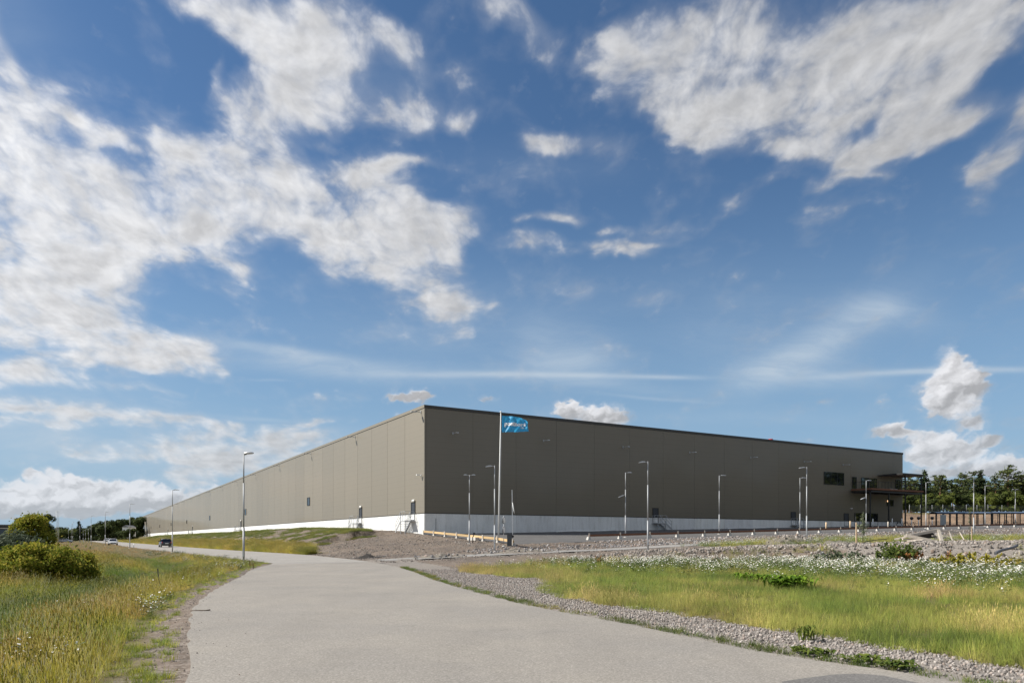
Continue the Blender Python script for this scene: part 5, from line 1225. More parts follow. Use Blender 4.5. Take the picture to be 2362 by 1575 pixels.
# --- heaps
def heap(name, x0, y0, rx, ry, h, mat, label, seed, cols, rz=0, smax=.3, cat='heap'):
    o = empty(name, (x0, y0, 0), 0, label=label, cat=cat); n = 26; vs = []; fs = []
    for i in range(n+1):
        for j in range(n+1):
            u, v = i/n*2-1, j/n*2-1; X = u*rx; Y = v*ry; c, s_ = math.cos(rz), math.sin(rz); vs.append((X*c-Y*s_, X*s_+Y*c, 0))
    A_ = np.array(vs); U = np.repeat(np.linspace(-1, 1, n+1), n+1); V = np.tile(np.linspace(-1, 1, n+1), n+1)
    rr = np.sqrt(U*U+V*V); nzv = vnoise(A_[:, 0]+x0, A_[:, 1]+y0, .9, seed, 4)
    z = ground_z(A_[:, 0]+x0, A_[:, 1]+y0)-.06+h*np.clip(1-rr, 0, 1)**.8*(1+.9*nzv)+.0
    vs = [(p[0], p[1], q) for p, q in zip(A_, z)]
    fs = [(i*(n+1)+j, (i+1)*(n+1)+j, (i+1)*(n+1)+j+1, i*(n+1)+j+1) for i in range(n) for j in range(n)]
    MB().add(vs, fs, 0, True).build('mound', mat, o)
    m = int(150*rx*ry/4); q = RS.randint(0, len(vs), m); pts = np.array(vs)[q]+np.stack([RS.normal(0, .06, m), RS.normal(0, .06, m), np.full(m, .03)], -1)
    k_ = rr[q] < .92; pts = pts[k_]; m = len(pts); s = .06+smax*RS.rand(m)**2.5
    so = scatter('stones', ST, pts, RS.uniform(0, 6.28, (m, 3)), np.stack([s]*3, -1), RS.randint(0, 6, m), pal(RS.rand(m), cols), o, kind='stuff')
    return o
M_earth = simple('grey_earth', (.20, .175, .14), .95, var=.45, scale=5, bmp=.05); M_hollow = simple('hollow_shade', (.035, .030, .026), .95, var=.4, scale=6, bmp=.05)
heap('rubble_heap', -5.2, 53.8, 2.5, 1.3, .38, M_earth, 'low heap of broken stones on the gravel, left of the lamp post and track', 7, DK, .2)
heap('rubble_heap', .6, 58.9, 4.0, 1.5, .36, M_earth, 'dark heap of crushed rock round the foot of the lamp post by the flagpole', 8, DK, .25)
heap('earth_heap', 25.2, 65.4, 3.4, 1.6, .72, M_earth, 'heap of grey earth and roots below the lamp post at the second door', 9, GREY, .5, .4)
heap('dark_hollow', -11.3, 56.6, 1.5, .8, .30, M_hollow, 'small dark hollow by the through road, its shade built as a dark heap', 10, DK, .2, .12)  # dark low heap stands in for the shade of a hollow
# --- leafy things
def leaf_mat(name, cols, tr=.28, rough=.6, sc=.8):
    rough = .85
    m, t, p = nodes(name); at_ = t.nodes.new('ShaderNodeAttribute'); at_.attribute_name = 'lv'; oi = t.nodes.new('ShaderNodeObjectInfo')
    n = len(cols); c = ramp(t, at_.outputs['Fac'], [(i/(n-1), cc) for i, cc in enumerate(cols)])
    g = nz(t, sc, 3, .6, opos(t)); c = mixc(t, 1, c, ramp(t, g.outputs[0], [(.3, (.72, .74, .72)), (.7, (1.25, 1.2, 1.12))]), 'MULTIPLY')
    c = mixc(t, 1, c, ramp(t, oi.outputs['Random'], [(0, (.78, .80, .80)), (1, (1.18, 1.14, 1.05))]), 'MULTIPLY')
    t.links.new(c, p.inputs['Base Color']); p.inputs['Roughness'].default_value = rough; p.inputs['Specular IOR Level'].default_value = .08
    soft_normal(t, p, .38)
    tl = t.nodes.new('ShaderNodeBsdfTranslucent'); t.links.new(c, tl.inputs[0]); mx_ = t.nodes.new('ShaderNodeMixShader'); mx_.inputs[0].default_value = tr
    t.links.new(p.outputs[0], mx_.inputs[1]); t.links.new(tl.outputs[0], mx_.inputs[2]); t.links.new(mx_.outputs[0], t.nodes['Material Output'].inputs[0]); return m
def leaves_mesh(name, C_, size, mat, seed, elong=1.6, up=.3, lv=None):
    """one bent quad per leaf at centres C_"""
    r = np.random.RandomState(seed); n = len(C_); s = size*r.uniform(.6, 1.35, n)[:, None] if np.isscalar(size) else size[:, None]*r.uniform(.7, 1.3, n)[:, None]
    d = r.normal(0, 1, (n, 3)); d[:, 2] += up; d /= np.linalg.norm(d, axis=1)[:, None]
    e = r.normal(0, 1, (n, 3)); e -= (e*d).sum(1)[:, None]*d; e /= np.linalg.norm(e, axis=1)[:, None]
    f = np.cross(d, e)
    V = np.stack([C_-e*s*elong*.5, C_+f*s*.42, C_+e*s*elong*.5, C_-f*s*.42+d*s*.12], 1).reshape(-1, 3)
    me = bpy.data.meshes.new(name); me.vertices.add(4*n); me.vertices.foreach_set('co', V.astype(np.float32).ravel())
    me.loops.add(4*n); me.loops.foreach_set('vertex_index', np.arange(4*n, dtype=np.int32)); me.polygons.add(n)
    me.polygons.foreach_set('loop_start', np.arange(0, 4*n, 4, dtype=np.int32)); me.polygons.foreach_set('loop_total', np.full(n, 4, np.int32))
    a_ = me.attributes.new('lv', 'FLOAT', 'POINT'); val = r.rand(n) if lv is None else np.clip(lv+r.normal(0, .12, n), 0, 1); a_.data.foreach_set('value', np.repeat(val, 4).astype(np.float32))
    me.materials.append(mat); me.update(calc_edges=True); return me
M_bark = simple('bark', (.11, .085, .062), .9, var=.35, scale=4, bmp=.02); M_bark_p = simple('pine_bark', (.20, .11, .06), .9, var=.35, scale=3, bmp=.02); M_dead = simple('bare_dead_wood', (.16, .17, .20), .8, var=.2)
def crown_pts(clumps, n, seed, fill=.35):
    r = np.random.RandomState(seed); cl = np.array(clumps); w = cl[:, 3]*cl[:, 4]; i = r.choice(len(cl), n, p=w/w.sum())
    d = r.normal(0, 1, (n, 3)); d /= np.linalg.norm(d, axis=1)[:, None]; rad = (fill+(1-fill)*r.rand(n))**.5
    return cl[i, :3]+d*rad[:, None]*np.stack([cl[i, 3], cl[i, 3], cl[i, 4]], -1)
def broadleaf(seed, H, Wd, nleaf, size, mat, trunk=.22, low=.25):
    r = random.Random(seed); clumps = []
    for _ in range(26):
        t = r.uniform(low, 1); R = Wd*.5*math.sin(math.pi*min(1, .18+.82*(1-abs(t-.55)/.6)))*r.uniform(.45, .95); a_ = r.uniform(0, 6.28)
        rr = Wd*r.uniform(.12, .2); clumps.append((R*math.cos(a_), R*math.sin(a_), H*t-rr*.6, rr, rr*.8))
    clumps.append((0, 0, H*.62, Wd*.3, H*.28))
    me_c = leaves_mesh('crown', crown_pts(clumps, nleaf, seed), size, mat, seed)
    m = MB(); m.tube([(0, 0, -.5), (0, 0, H*.35), (Wd*.03, 0, H*.8)], [trunk, trunk*.75, trunk*.2], 8)
    for c in clumps[:9]: m.tube([(0, 0, H*r.uniform(.25, .5)), (c[0]*.5, c[1]*.5, c[2]*.85), c[:3]], [trunk*.4, trunk*.25, .03], 5)
    return me_c, m.mesh('trunk', M_bark)
M_needle = leaf_mat('pine_needles', [(.030, .045, .020), (.055, .078, .030), (.095, .120, .045), (.15, .165, .065)], .12, .7, .35)
M_spruce = leaf_mat('spruce_needles', [(.014, .024, .014), (.030, .046, .022), (.055, .078, .034)], .1, .7, .4)
M_leafd = leaf_mat('dark_oak_leaves', [(.016, .026, .010), (.032, .048, .016), (.060, .080, .026), (.10, .12, .04)], .15, .6, .3)
M_leafy = leaf_mat('bright_shrub_leaves', [(.10, .14, .017), (.20, .23, .029), (.31, .30, .041), (.41, .33, .062)], .35, .5, .8)
M_leafm = leaf_mat('mid_green_leaves', [(.050, .070, .018), (.095, .120, .028), (.15, .17, .042)], .2, .6, .4)
M_leafb = leaf_mat('grey_green_leaves', [(.055, .075, .045), (.10, .125, .08), (.19, .22, .16)], .2, .6, .8)
M_weed = leaf_mat('weed_leaves', [(.05, .085, .018), (.10, .14, .03), (.17, .20, .05)], .25, .6, 2)
M_weed_y = leaf_mat('yellow_weed_leaves', [(.13, .14, .02), (.24, .22, .035), (.36, .29, .06)], .25, .6, 2)
M_weed_b = leaf_mat('rusty_seed_stalk', [(.16, .07, .03), (.26, .12, .05), (.34, .19, .08)], .1, .7, 2)
M_weed_g = leaf_mat('lush_dock_leaves', [(.07, .14, .015), (.13, .23, .025), (.22, .32, .04)], .3, .45, 2)
def pine(seed, H, mat, kind='pine'):
    r = random.Random(seed); pts = []; sz = []; m = MB()
    lean = (r.uniform(-.03, .03)*H, r.uniform(-.03, .03)*H)
    tr = lambda t: (lean[0]*t*t, lean[1]*t*t, H*t)
    m.tube([(0, 0, -.5)]+[tr(t) for t in (.3, .6, .95)], [.20, .15, .10, .03], 7)
    base = r.uniform(.22, .42) if kind == 'pine' else .1
    t = base
    while t < 1.0:
        u = (t-base)/(1-base)
        if kind == 'pine': R = H*.215*(math.sin(math.pi*(.12+.80*u))**.8)*r.uniform(.55, 1.2)
        else: R = H*.20*(1-u)**.9*r.uniform(.8, 1.1)+.15
        nb_ = r.randint(3, 6)
        for _ in range(nb_):
            a_ = r.uniform(0, 6.28); L = R*r.uniform(.6, 1.15); c0 = Vector(tr(t)); rise = r.uniform(.0, .35) if kind == 'pine' else -.25
            e = c0+Vector((math.cos(a_)*L, math.sin(a_)*L, L*rise)); m.tube([c0, c0.lerp(e, .5)+Vector((0, 0, -.03*L)), e], [.05, .03, .012], 4, cap=False)
            k_ = max(5, int(L*(20 if kind == 'pine' else 26)))
            for _ in range(k_):
                f = r.random()**.55; c = c0.lerp(e, f); s_ = .26 if kind == 'pine' else .2
                pts.append((c.x+r.gauss(0, s_), c.y+r.gauss(0, s_), c.z+r.gauss(0, s_*.6)+(.12 if kind == 'pine' else -.08)))
        t += r.uniform(.035, .075) if kind == 'pine' else .035
    for _ in range(40): pts.append((lean[0]+r.gauss(0, .18), lean[1]+r.gauss(0, .18), H*r.uniform(.93, 1.03)))
    return leaves_mesh('crown', np.array(pts), .30, mat, seed, 1.5, .4), m.mesh('trunk', M_bark_p)
def tree(name, x, y, meshes, sc, rz, label, group, szm=1.0, cat='tree'):
    o = empty(name, (x, y, gz(x, y)), rz, label=label, cat=cat, group=group); o.scale = (sc*szm, sc*szm, sc)
    link('crown', meshes[0], o); link('trunk', meshes[1], o); return o
# ================================================================ WOODS
rt = random.Random(21)
pines = [pine(100+i, 10.5+1.2*(i % 3), M_needle) for i in range(6)]; spr = [pine(200+i, 10.5, M_spruce, 'spruce') for i in range(2)]
bl = [broadleaf(300+i, 8, 7, 3400, .34, [M_leafm, M_leafd, M_leafm][i]) for i in range(3)]
gP = 'pines and spruces behind the fence'
spec = [(2134, 12.2, 1, 's', 'tall narrow spruce just right of the terrace'), (2168, 10.8, 0, 'p', 'pointed pine left of the gap in the wood'), (2218, 11.3, 1, 'p', 'pine left of the tallest near pair, behind the fence'), (2244, 12.0, 2, 'p', 'thin topped pine behind the tall lamp post by the shelters'),
  (2259, 12.2, 3, 's', 'full dark spruce right of the tall lamp post'), (2298, 10.0, 4, 'p', 'low pine between the spruce and the tallest pine'), (2324, 13.8, 5, 'p', 'tallest, ragged topped pine near the right picture edge'), (2356, 11.0, 0, 'p', 'pine at the right picture edge'), (2099, 10.6, 2, 'p', 'pine seen through the terrace posts')]
for xn_, H_, i_, kd, lb in spec:
    X_ = (xn_*.99577-1176)/1666; Y_ = 205+rt.uniform(-3, 3); src_ = pines[i_] if kd == 'p' else spr[i_ % 2]; base = (10.5+1.2*(i_ % 3)) if kd == 'p' else 10.5
    tree('pine_tree' if kd == 'p' else 'spruce_tree', X_*Y_, Y_, src_, H_/base*.97, rt.uniform(0, 6), lb, gP, 1.3)
lab_b = 'pine standing in the dark wood behind the fence'
k = 0
for row, (Y_, n_) in enumerate(((214, 17), (226, 17), (242, 18))):
    for i in range(n_):
        X_ = .535*Y_+(i+rt.uniform(-.35, .35))*(.28*Y_)/n_*1.25; s_ = rt.uniform(.72, .95)
        tree('pine_tree', X_, Y_+rt.uniform(-4, 4), pines[rt.randrange(6)], s_, rt.uniform(0, 6), lab_b, 'pines massed in the wood behind the fence', 1.5); k += 1
for i in range(36):                                         # undergrowth at the foot of the wood
    Y_ = (195 if i % 2 else 208)+rt.uniform(-3, 4); X_ = .525*Y_+i*(.26*Y_)/36+rt.uniform(-1, 1); s_ = rt.uniform(.5, .8)
    tree('broadleaf_tree', X_, Y_, bl[rt.randrange(3)], s_, rt.uniform(0, 6), 'low leafy tree at the edge of the wood behind the fence', 'leafy trees under the pines', 1.15)
# the wood goes on round the right-hand side of the yard, beyond the picture edge
WLB = new_lib('wood_pieces')
for i, me_ in enumerate([pines[0][0], pines[3][0], spr[0][0], bl[0][0], bl[1][0], bl[2][0]]): lib_obj('crown_%d' % i, me_)
def woodland(name, X, Y, smin, smax, label):
    n = len(X); s_ = RS.uniform(smin, smax, n); scatter(name, WLB, np.stack([X, Y, ground_z(X, Y)-.3], -1), np.stack([0*X, 0*X, RS.uniform(0, 6, n)], -1), np.stack([s_*1.4, s_*1.4, s_], -1), RS.randint(0, 6, n), np.ones((n, 3)), label=label, cat='wood', kind='stuff')
t_ = RS.rand(150); woodland('woodland', 172-28*t_+RS.normal(0, 6, 150), 192-262*t_+RS.normal(0, 3, 150), 1.5, 2.4, 'mixed wood continuing round the yard beyond the right picture edge')
# ---- fence on top of the cut slope
M_wire = simple('fence_wire', (.16, .19, .19), .5, .4); fpx = [2097.8, 2123, 2150, 2174.7, 2200.6, 2229, 2253.5, 2279, 2311, 2340.5, 2368, 2396, 2425]
fe = empty('mesh_fence', (0, 0, 0), 0, label='long wire mesh fence with pale posts along the top of the sandy slope', cat='fence'); fpts = []
for xn_ in fpx: Y_ = 186; fpts.append(((xn_*.99577-1176)/1666*Y_, Y_))
for i, (x, y) in enumerate(fpts):
    z = gz(x, y); MB().tube([(x, y, z-.3), (x, y, z+2.15)], .045, 6).build('post', M_galv, fe)
    if i < len(fpts)-1:
        x2, y2 = fpts[i+1]; z2 = gz(x2, y2); m = MB(); n_ = 18
        for j in range(1, n_):
            t = j/n_; X, Y, Z = x+(x2-x)*t, y, z+(z2-z)*t; m.add([(X-.011, Y, Z), (X+.011, Y, Z), (X+.011, Y, Z+2.0), (X-.011, Y, Z+2.0)], [(0, 1, 2, 3)])
        for j in range(9): h = .1+j*.235; m.beam((x, y, z+h), (x2, y2, z2+h), .018)
        m.build('mesh_panel', M_wire, fe)
# ---- far left: dark wood beyond the end of the warehouse, round dark trees, low black building
bd = [broadleaf(400+i, 11, 10, 3600, .55, M_leafd, .3, .15) for i in range(3)]
def tpx(xn_, Y_): return (xn_*.99577-1176)/1666*Y_
gW = 'trees of the dark wood beyond the warehouse'
wood = [(205, 430, 7.5), (213, 420, 9.0), (222, 440, 10.5), (231, 410, 10.3), (240, 430, 11.8), (250, 420, 11.3), (258, 440, 12.3), (267, 415, 12.0), (276, 430, 12.4), (286, 455, 12.6), (296, 440, 11.8), (305, 455, 12.6), (313, 470, 12.4), (321, 480, 13.2), (330, 600, 12), (300, 470, 12.8), (225, 470, 11), (245, 480, 12.5), (265, 480, 13.2), (285, 490, 13.6), (315, 500, 14.2)]
LB_SEEN = set(); LMK = [(200, 'wood edge'), (209.7, 'fifth lamp post'), (243, 'fourth lamp post'), (260, 'white car'), (290, 'white house'), (299, 'third lamp post'), (320, 'warehouse end')]
for i, (xn_, Y_, h) in enumerate(wood):
    lm = min(LMK, key=lambda q_: abs(q_[0]-xn_)); side_ = 'right at' if abs(lm[0]-xn_) < 2 else ('just left of' if xn_ < lm[0] else 'just right of'); row_ = 'front' if Y_ < 425 else ('middle' if Y_ < 460 else 'back')
    lb_ = '%s tree, %s row of the far wood, %s the %s' % ('tall' if h > 12 else 'lower', row_, side_, lm[1])
    if lb_ in LB_SEEN: lb_ = 'bushy '+lb_
    LB_SEEN.add(lb_); tree('broadleaf_tree', tpx(xn_, Y_), Y_, bd[i % 3], h/11, rt.uniform(0, 6), lb_, gW, .95)
for i, xn_ in enumerate(range(118, 206, 6)):
    Y_ = 600+rt.uniform(-30, 40); tree('broadleaf_tree', tpx(xn_, Y_), Y_, bd[i % 3], rt.uniform(8.3, 10.6)/11, rt.uniform(0, 6), 'low dark tree on the skyline at the far end of the road', 'low dark trees on the far skyline', 1.3)
for i, xn_ in enumerate(range(120, 200, 9)):
    Y_ = 400+rt.uniform(-20, 20); tree('broadleaf_tree', tpx(xn_, Y_)+0, Y_, bl[i % 3], rt.uniform(5.0, 7.2)/8, rt.uniform(0, 6), 'mid green tree beside the far end of the road', 'mid green trees beside the far road', 1.2)
tree('spruce_tree', tpx(184, 330), 330, spr[0], 9.2/10.5, 0, 'small dark fir standing alone beside the far road', None, 1.4)
tree('broadleaf_tree', tpx(56, 262), 262, bd[0], 10.4/11, 1, 'left one of the two big round dark trees behind the black building', 'round dark trees behind the black building', .8)
tree('broadleaf_tree', tpx(98, 265), 265, bd[1], 10.2/11, 2, 'right one of the two big round dark trees behind the black building', 'round dark trees behind the black building', .9)
tree('broadleaf_tree', tpx(112, 268), 268, bd[2], 7.0/11, 3, 'lower shoulder of dark foliage right of the two round trees', None, .9)
a_ = np.radians(RS.uniform(-130, -40, 130)); R_ = RS.uniform(320, 400, 130); woodland('woodland', R_*np.sin(a_), R_*np.cos(a_), 1.0, 1.6, 'wooded skyline beyond the left picture edge')
for xn_, Y_, h, lb in ((281, 392, 5.6, 'low tree covering the left corner of the white house'), (301, 390, 6.2, 'tree covering the right side of the white house'), (291, 385, 5.4, 'leafy tree before the lower half of the white house')): tree('broadleaf_tree', tpx(xn_, Y_), Y_, bd[1], h/11, rt.uniform(0, 6), lb, gW, 1.35)
# bare snag
sx0, sy0 = tpx(76.5, 240), 240; sn = MB(); zg = gz(sx0, sy0); r_ = random.Random(5)
sn.tube([(0, 0, -.3), (.1, 0, 4), (-.1, 0, 7.0), (-.55, 0, 10.4)], [.22, .17, .10, .03], 6)
for h, dx, dz in ((5.2, .9, 1.5), (5.9, -.8, 1.4), (6.4, .6, 1.6), (7.1, .45, 1.0), (7.6, -.6, .7), (8.2, .35, .8)): sn.tube([(-.1, 0, h), (dx*.6-.15, .1, h+dz*.6), (dx, .1, h+dz)], [.06, .04, .02], 4)
sn.build('bare_tree', M_dead, loc=(sx0, sy0, zg), label='bare dead tree top sticking up between the two round dark trees', cat='tree')
# low black building with a pale portal
M_blk = simple('black_cladding', (.018, .018, .020), .6, var=.1); Yb = 200
b0 = empty('black_building', (tpx(46, Yb), Yb, gz(tpx(46, Yb), Yb)), .62, label='low flat roofed black building with a pale portal at the left picture edge', cat='building')
MB().box(-30, 0, 0, 16, -.5, 4.9).build('wall', M_blk, b0); MB().box(-30.5, .5, -.7, 16.5, 4.9, 5.35).build('roof', simple('grey_roof_edge', (.14, .14, .145), .6), b0)
m = MB(); m.box(-5.6, -5.25, -.9, -.02, -.4, 4.15); m.box(-2.9, -2.55, -.9, -.02, -.4, 4.15); m.box(-5.6, -2.55, -.9, -.02, 4.15, 4.5); m.build('portal', simple('pale_portal', (.50, .46, .40), .7), b0)
for a0, a1, z0, z1 in ((-5.2, -2.95, .1, 4.1), (-2.0, -1.2, 1.6, 3.6), (-9, -7.5, 1.4, 3.4), (-12, -10.5, 1.4, 3.4), (-16, -14.5, 1.4, 3.4)):
    f_ = MB().box(a0, a1, -.06, -.003, z0, z1).build('window', M_black, b0); MB().box(a0+.08, a1-.08, -.075, -.062, z0+.08, z1-.08).build('pane', M_glass, f_)
# white house among the trees
hx, hy_ = tpx(290, 405), 405; hs = empty('white_house', (hx, hy_, gz(hx, hy_)+1.2), 0, label='white gabled house half hidden in the dark wood', cat='house')
MB().box(-1.9, 1.5, 0, 8, -.5, 6.4).build('wall', M_white, hs); MB().prism([(-2.1, 6.4), (1.7, 6.4), (-.2, 7.5)], -.3, 8.3, 'y').build('roof', M_roof, hs)
for a0 in (-1.3, .2): MB().box(a0, a0+.9, -.04, -.002, 3.6, 5.0).build('window', M_glass, hs)
# three white flagpoles
for i, (xn_, lb) in enumerate(((129.6, 'left one of three bare white flagpoles far off on the left'), (132.6, 'middle one of three bare white flagpoles far off on the left'), (135.4, 'right one of three bare white flagpoles far off on the left'))):
    X_ = tpx(xn_, 290); o = empty('far_flagpole', (X_, 290, gz(X_, 290)), 0, label=lb, cat='flagpole', group='three bare flagpoles'); MB().tube([(0, 0, 0), (0, 0, 6), (0, 0, 12.2)], [.10, .08, .05], 8).build('pole', M_white, o); MB().tube([(0, 0, 12.2), (0, 0, 12.45)], .10, 6).build('finial', M_white, o)
# marker posts
for xn_, Y_, h, lb in ((308.6, 118, .75, 'thin reflector post at the road edge, right of the white car'), (192.5, 230, 1.0, 'thin reflector post at the road edge, left of the white car')):
    X_ = tpx(xn_, Y_); MB().tube([(0, 0, -.1), (0, 0, h)], .045, 6).build('marker_post', M_lamp, loc=(X_, Y_, gz(X_, Y_)), label=lb, cat='marker post', group='reflector posts along the road')
# ================================================================ NEAR SHRUBS AND WEEDS
def shrub(name, x, y, clumps, nleaf, size, mat, label, seed, cat='shrub', up=.3, elong=1.6, group=None, zsink=0):
    z0 = gz(x, y)-zsink; o = empty(name, (x, y, z0), 0, label=label, cat=cat, group=group)
    rr_ = np.random.RandomState(seed); cl_ = np.array(clumps); w_ = cl_[:, 3]*cl_[:, 4]; i_ = rr_.choice(len(cl_), nleaf, p=w_/w_.sum()); P_ = cl_[i_, :3]+rr_.normal(0, .55, (nleaf, 3))*np.stack([cl_[i_, 3], cl_[i_, 3], cl_[i_, 4]], -1); k_ = P_[:, 2] > -.05; P_ = P_[k_]
    link('foliage', leaves_mesh('foliage', P_, size, mat, seed, elong, up), o); m = MB(); r = random.Random(seed)
    for c in clumps[:14]: m.tube([(c[0]*.35, c[1]*.35, -.2), (c[0]*.7, c[1]*.7, c[2]*.5), (c[0], c[1], c[2]+c[4]*.4)], [.035, .022, .008], 5)
    m.build('stems', M_bark, o); return o
r = random.Random(31); cl = []
for _ in range(130):                                         # broad low bush
    u = r.uniform(-1, 1); X = u*2.3; h = 1.6*(1-.55*u*u)*r.uniform(.15, 1.1); rr = r.uniform(.14, .42); cl.append((X, r.uniform(-1.1, 1.1), h*.8, rr, rr*.8))
shrub('spreading_bush', tpx(72, 31.5), 31.5, cl, 30000, .085, M_leafy, 'broad yellowish green bush at the left edge of the meadow', 5)
cl = [(r.uniform(-.9, .9), r.uniform(-.6, .6), r.uniform(.2, 1.0), r.uniform(.3, .5), .4) for _ in range(14)]
shrub('spreading_bush', tpx(160, 34.5), 34.5, cl, 9000, .085, M_leafy, 'smaller green bush joining the right end of the broad bush', 6)
cl = []
for _ in range(70):
    t = r.random(); R = 1.5*math.sin(math.pi*min(.95, .15+t*.75)); a_ = r.uniform(0, 6.28); cl.append((R*math.cos(a_)*r.uniform(0, .9), R*math.sin(a_)*r.uniform(0, 1), .5+2.75*t, r.uniform(.2, .5), r.uniform(.2, .42)))
shrub('young_tree', tpx(72, 47), 47, cl, 22000, .095, M_leafy, 'small round crowned green tree rising behind the broad bush', 7, 'tree', zsink=.3)
cl = [(r.uniform(-3.2, 1.6), r.uniform(-.8, .8), r.uniform(.3, 1.75), r.uniform(.4, .7), .5) for _ in range(22)]
shrub('willow_bush', tpx(22, 44), 44, cl, 13000, .10, M_leafb, 'grey green willow bush behind the left end of the broad bush', 8, 'shrub', .8, 3.2, None, .2)
cl = [(r.uniform(-3.2, .8), r.uniform(-.8, .8), r.uniform(.1, .7), r.uniform(.3, .5), .4) for _ in range(14)]
shrub('spreading_bush', tpx(2, 29.5), 29.5, cl, 9000, .08, M_leafy, 'low green bush cut by the left picture edge', 9)
def weed(name, x, y, H, Rd, n, mat, label, seed, leaf=.09, cat='weed', spread=.35, per=26):
    r = random.Random(seed); pts = []; m = MB()
    for _ in range(n):
        a_ = r.uniform(0, 6.28); d = Rd*math.sqrt(r.random()); b0_ = Vector((d*.4*math.cos(a_), d*.4*math.sin(a_), 0)); h = H*r.uniform(.55, 1)*(1-.35*d/Rd); e = Vector((b0_.x+d*math.cos(a_)*(1+spread), b0_.y+d*math.sin(a_)*(1+spread), h))
        m.tube([b0_, b0_.lerp(e, .5)+Vector((0, 0, .06*h)), e], [.010, .008, .004], 4)
        for _ in range(per): f = r.random()**.7; c = b0_.lerp(e, f); s_ = leaf*.9*(1.2-f); pts.append((c.x+r.gauss(0, s_), c.y+r.gauss(0, s_), c.z+r.gauss(0, s_*.5)+.03))
    o = empty(name, (x, y, gz(x, y)-.03), 0, label=label, cat=cat); link('leaves', leaves_mesh('leaves', np.array(pts), leaf, mat, seed, 2.4, .2), o); m.build('stems', M_stemg, o); return o
weed('tall_weed', tpx(2068, 36.5), 36.5, 1.65, .62, 60, M_weed, 'big bushy green weed among the daisies, before the timber heap', 11)
weed('tall_weed', tpx(2094, 36), 36, 1.15, .4, 26, M_weed_b, 'rusty brown weed stalks on the right side of the big bushy weed', 12)
weed('tall_weed', tpx(1950, 38.5), 38.5, 1.0, 1.1, 50, M_leafb, 'grey green weed patch left of the big bushy weed', 13)
weed('tall_weed', tpx(2245, 32.5), 32.5, .95, 1.15, 70, M_weed_y, 'wide yellowish weed patch right of the big bushy weed', 14)
weed('tall_weed', tpx(2190, 38), 38, .95, .12, 12, M_weed_b, 'single rusty seed stalk standing between the two big weeds', 15, .05)
weed('tall_weed', tpx(2150, 36), 36, .55, .8, 26, M_weed, 'low green weed below the rubble edge, under the timber heap', 16)
weed('tall_weed', tpx(1385, 42), 42, .75, .18, 9, M_weed_b, 'small brown weed rising above the daisies, left of the tall pale lamp post', 17, .05)
weed('dock_stalk', tpx(577, 40), 40, .85, .08, 3, M_weed_b, 'rusty dock stalk in the meadow just right of the oval headed lamp post', 18, .028, per=22)
weed('dock_stalk', tpx(586, 38.5), 38.5, .6, .06, 3, M_weed_b, 'smaller rusty dock stalk beside the taller one near the bend', 19, .025, per=18)
def rosette(x, y, R, H, n, label, seed, mat=M_weed_g):
    r = random.Random(seed); m = MB()
    for _ in range(n):
        a_ = r.uniform(0, 6.28); b0_ = (r.gauss(0, R*.35), r.gauss(0, R*.3)); L = R*r.uniform(.35, .75); h = H*r.uniform(.4, 1); w = L*.13
        vs = []; ca, sa_ = math.cos(a_), math.sin(a_)
        for i in range(5):
            t = i/4; ww = w*math.sin(math.pi*(.1+.85*t)); X = b0_[0]+ca*L*t; Y = b0_[1]+sa_*L*t; Z = h*math.sin(min(1.0, t*1.15)*2.3)+.02; vs += [(X-sa_*ww, Y+ca*ww, Z), (X+sa_*ww, Y-ca*ww, Z)]
        m.add(vs, [(2*i, 2*i+1, 2*i+3, 2*i+2) for i in range(4)], 0, True)
    m2 = m.mesh('leaves', mat); a_ = m2.attributes.new('lv', 'FLOAT', 'POINT'); a_.data.foreach_set('value', np.repeat(RS.rand(n), 10).astype(np.float32))
    return link('dock_plant', m2, loc=(x, y, gz(x, y)), label=label, cat='plant')
rosette(tpx(1822, 22.5), 22.5, .75, .42, 130, 'large lush light green dock plant in the middle of the right field', 1)
rosette(tpx(1760, 25), 25, .6, .34, 70, 'smaller lush green dock plant just left of the large one', 2)
rosette(tpx(1715, 27), 27, .5, .30, 50, 'small dark green leafy plant left of the two dock plants', 3)
rosette(tpx(1470, 33), 33, .45, .26, 40, 'low leafy plant at the left part of the field, before the tall pale lamp post', 4, M_weed)
for i, (xn_, yn_, R_) in enumerate(((2065, 1540, .24), (1995, 1527, .26), (1885, 1512, .20), (1845, 1505, .16))):
    Z_ = 1.6*1666/(yn_*.99577-1235); rosette(tpx(xn_, Z_), Z_, R_*1.15, .09, 60, ['low dark green weed at the very edge of the asphalt, nearest the camera', 'second low green weed at the asphalt edge', 'third low green weed at the asphalt edge, smaller', 'fourth low green weed at the asphalt edge, smallest'][i], 20+i, M_weed)
rosette(tpx(1885, 10.9), 11.2, .22, .26, 34, 'small upright tuft of green weed growing out of the pale gravel strip', 30, M_weed)
# young staked trees
def sapling(x, y, H, label, seed, nl, crown_h=.55, cr=.42):
    r = random.Random(seed); o = empty('sapling', (x, y, gz(x, y)), 0, label=label, cat='young tree'); m = MB(); m.tube([(0, 0, -.1), (.03, 0, H*.5), (0, 0, H)], [.022, .016, .006], 6); pts = []
    for _ in range(13):
        z = H*r.uniform(1-crown_h, .98); a_ = r.uniform(0, 6.28); L = cr*r.uniform(.4, 1)*(1.15-z/H); e = Vector((L*math.cos(a_), L*math.sin(a_), z+L*.7)); m.tube([(0, 0, z), e], [.010, .004], 4)
        for _ in range(nl): c = Vector((0, 0, z)).lerp(e, r.random()); pts.append((c.x+r.gauss(0, .07), c.y+r.gauss(0, .07), c.z+r.gauss(0, .06)))
    link('foliage', leaves_mesh('foliage', np.array(pts), .075, M_leafb, seed, 1.5, .2), o); m.build('trunk', M_bark, o); return o
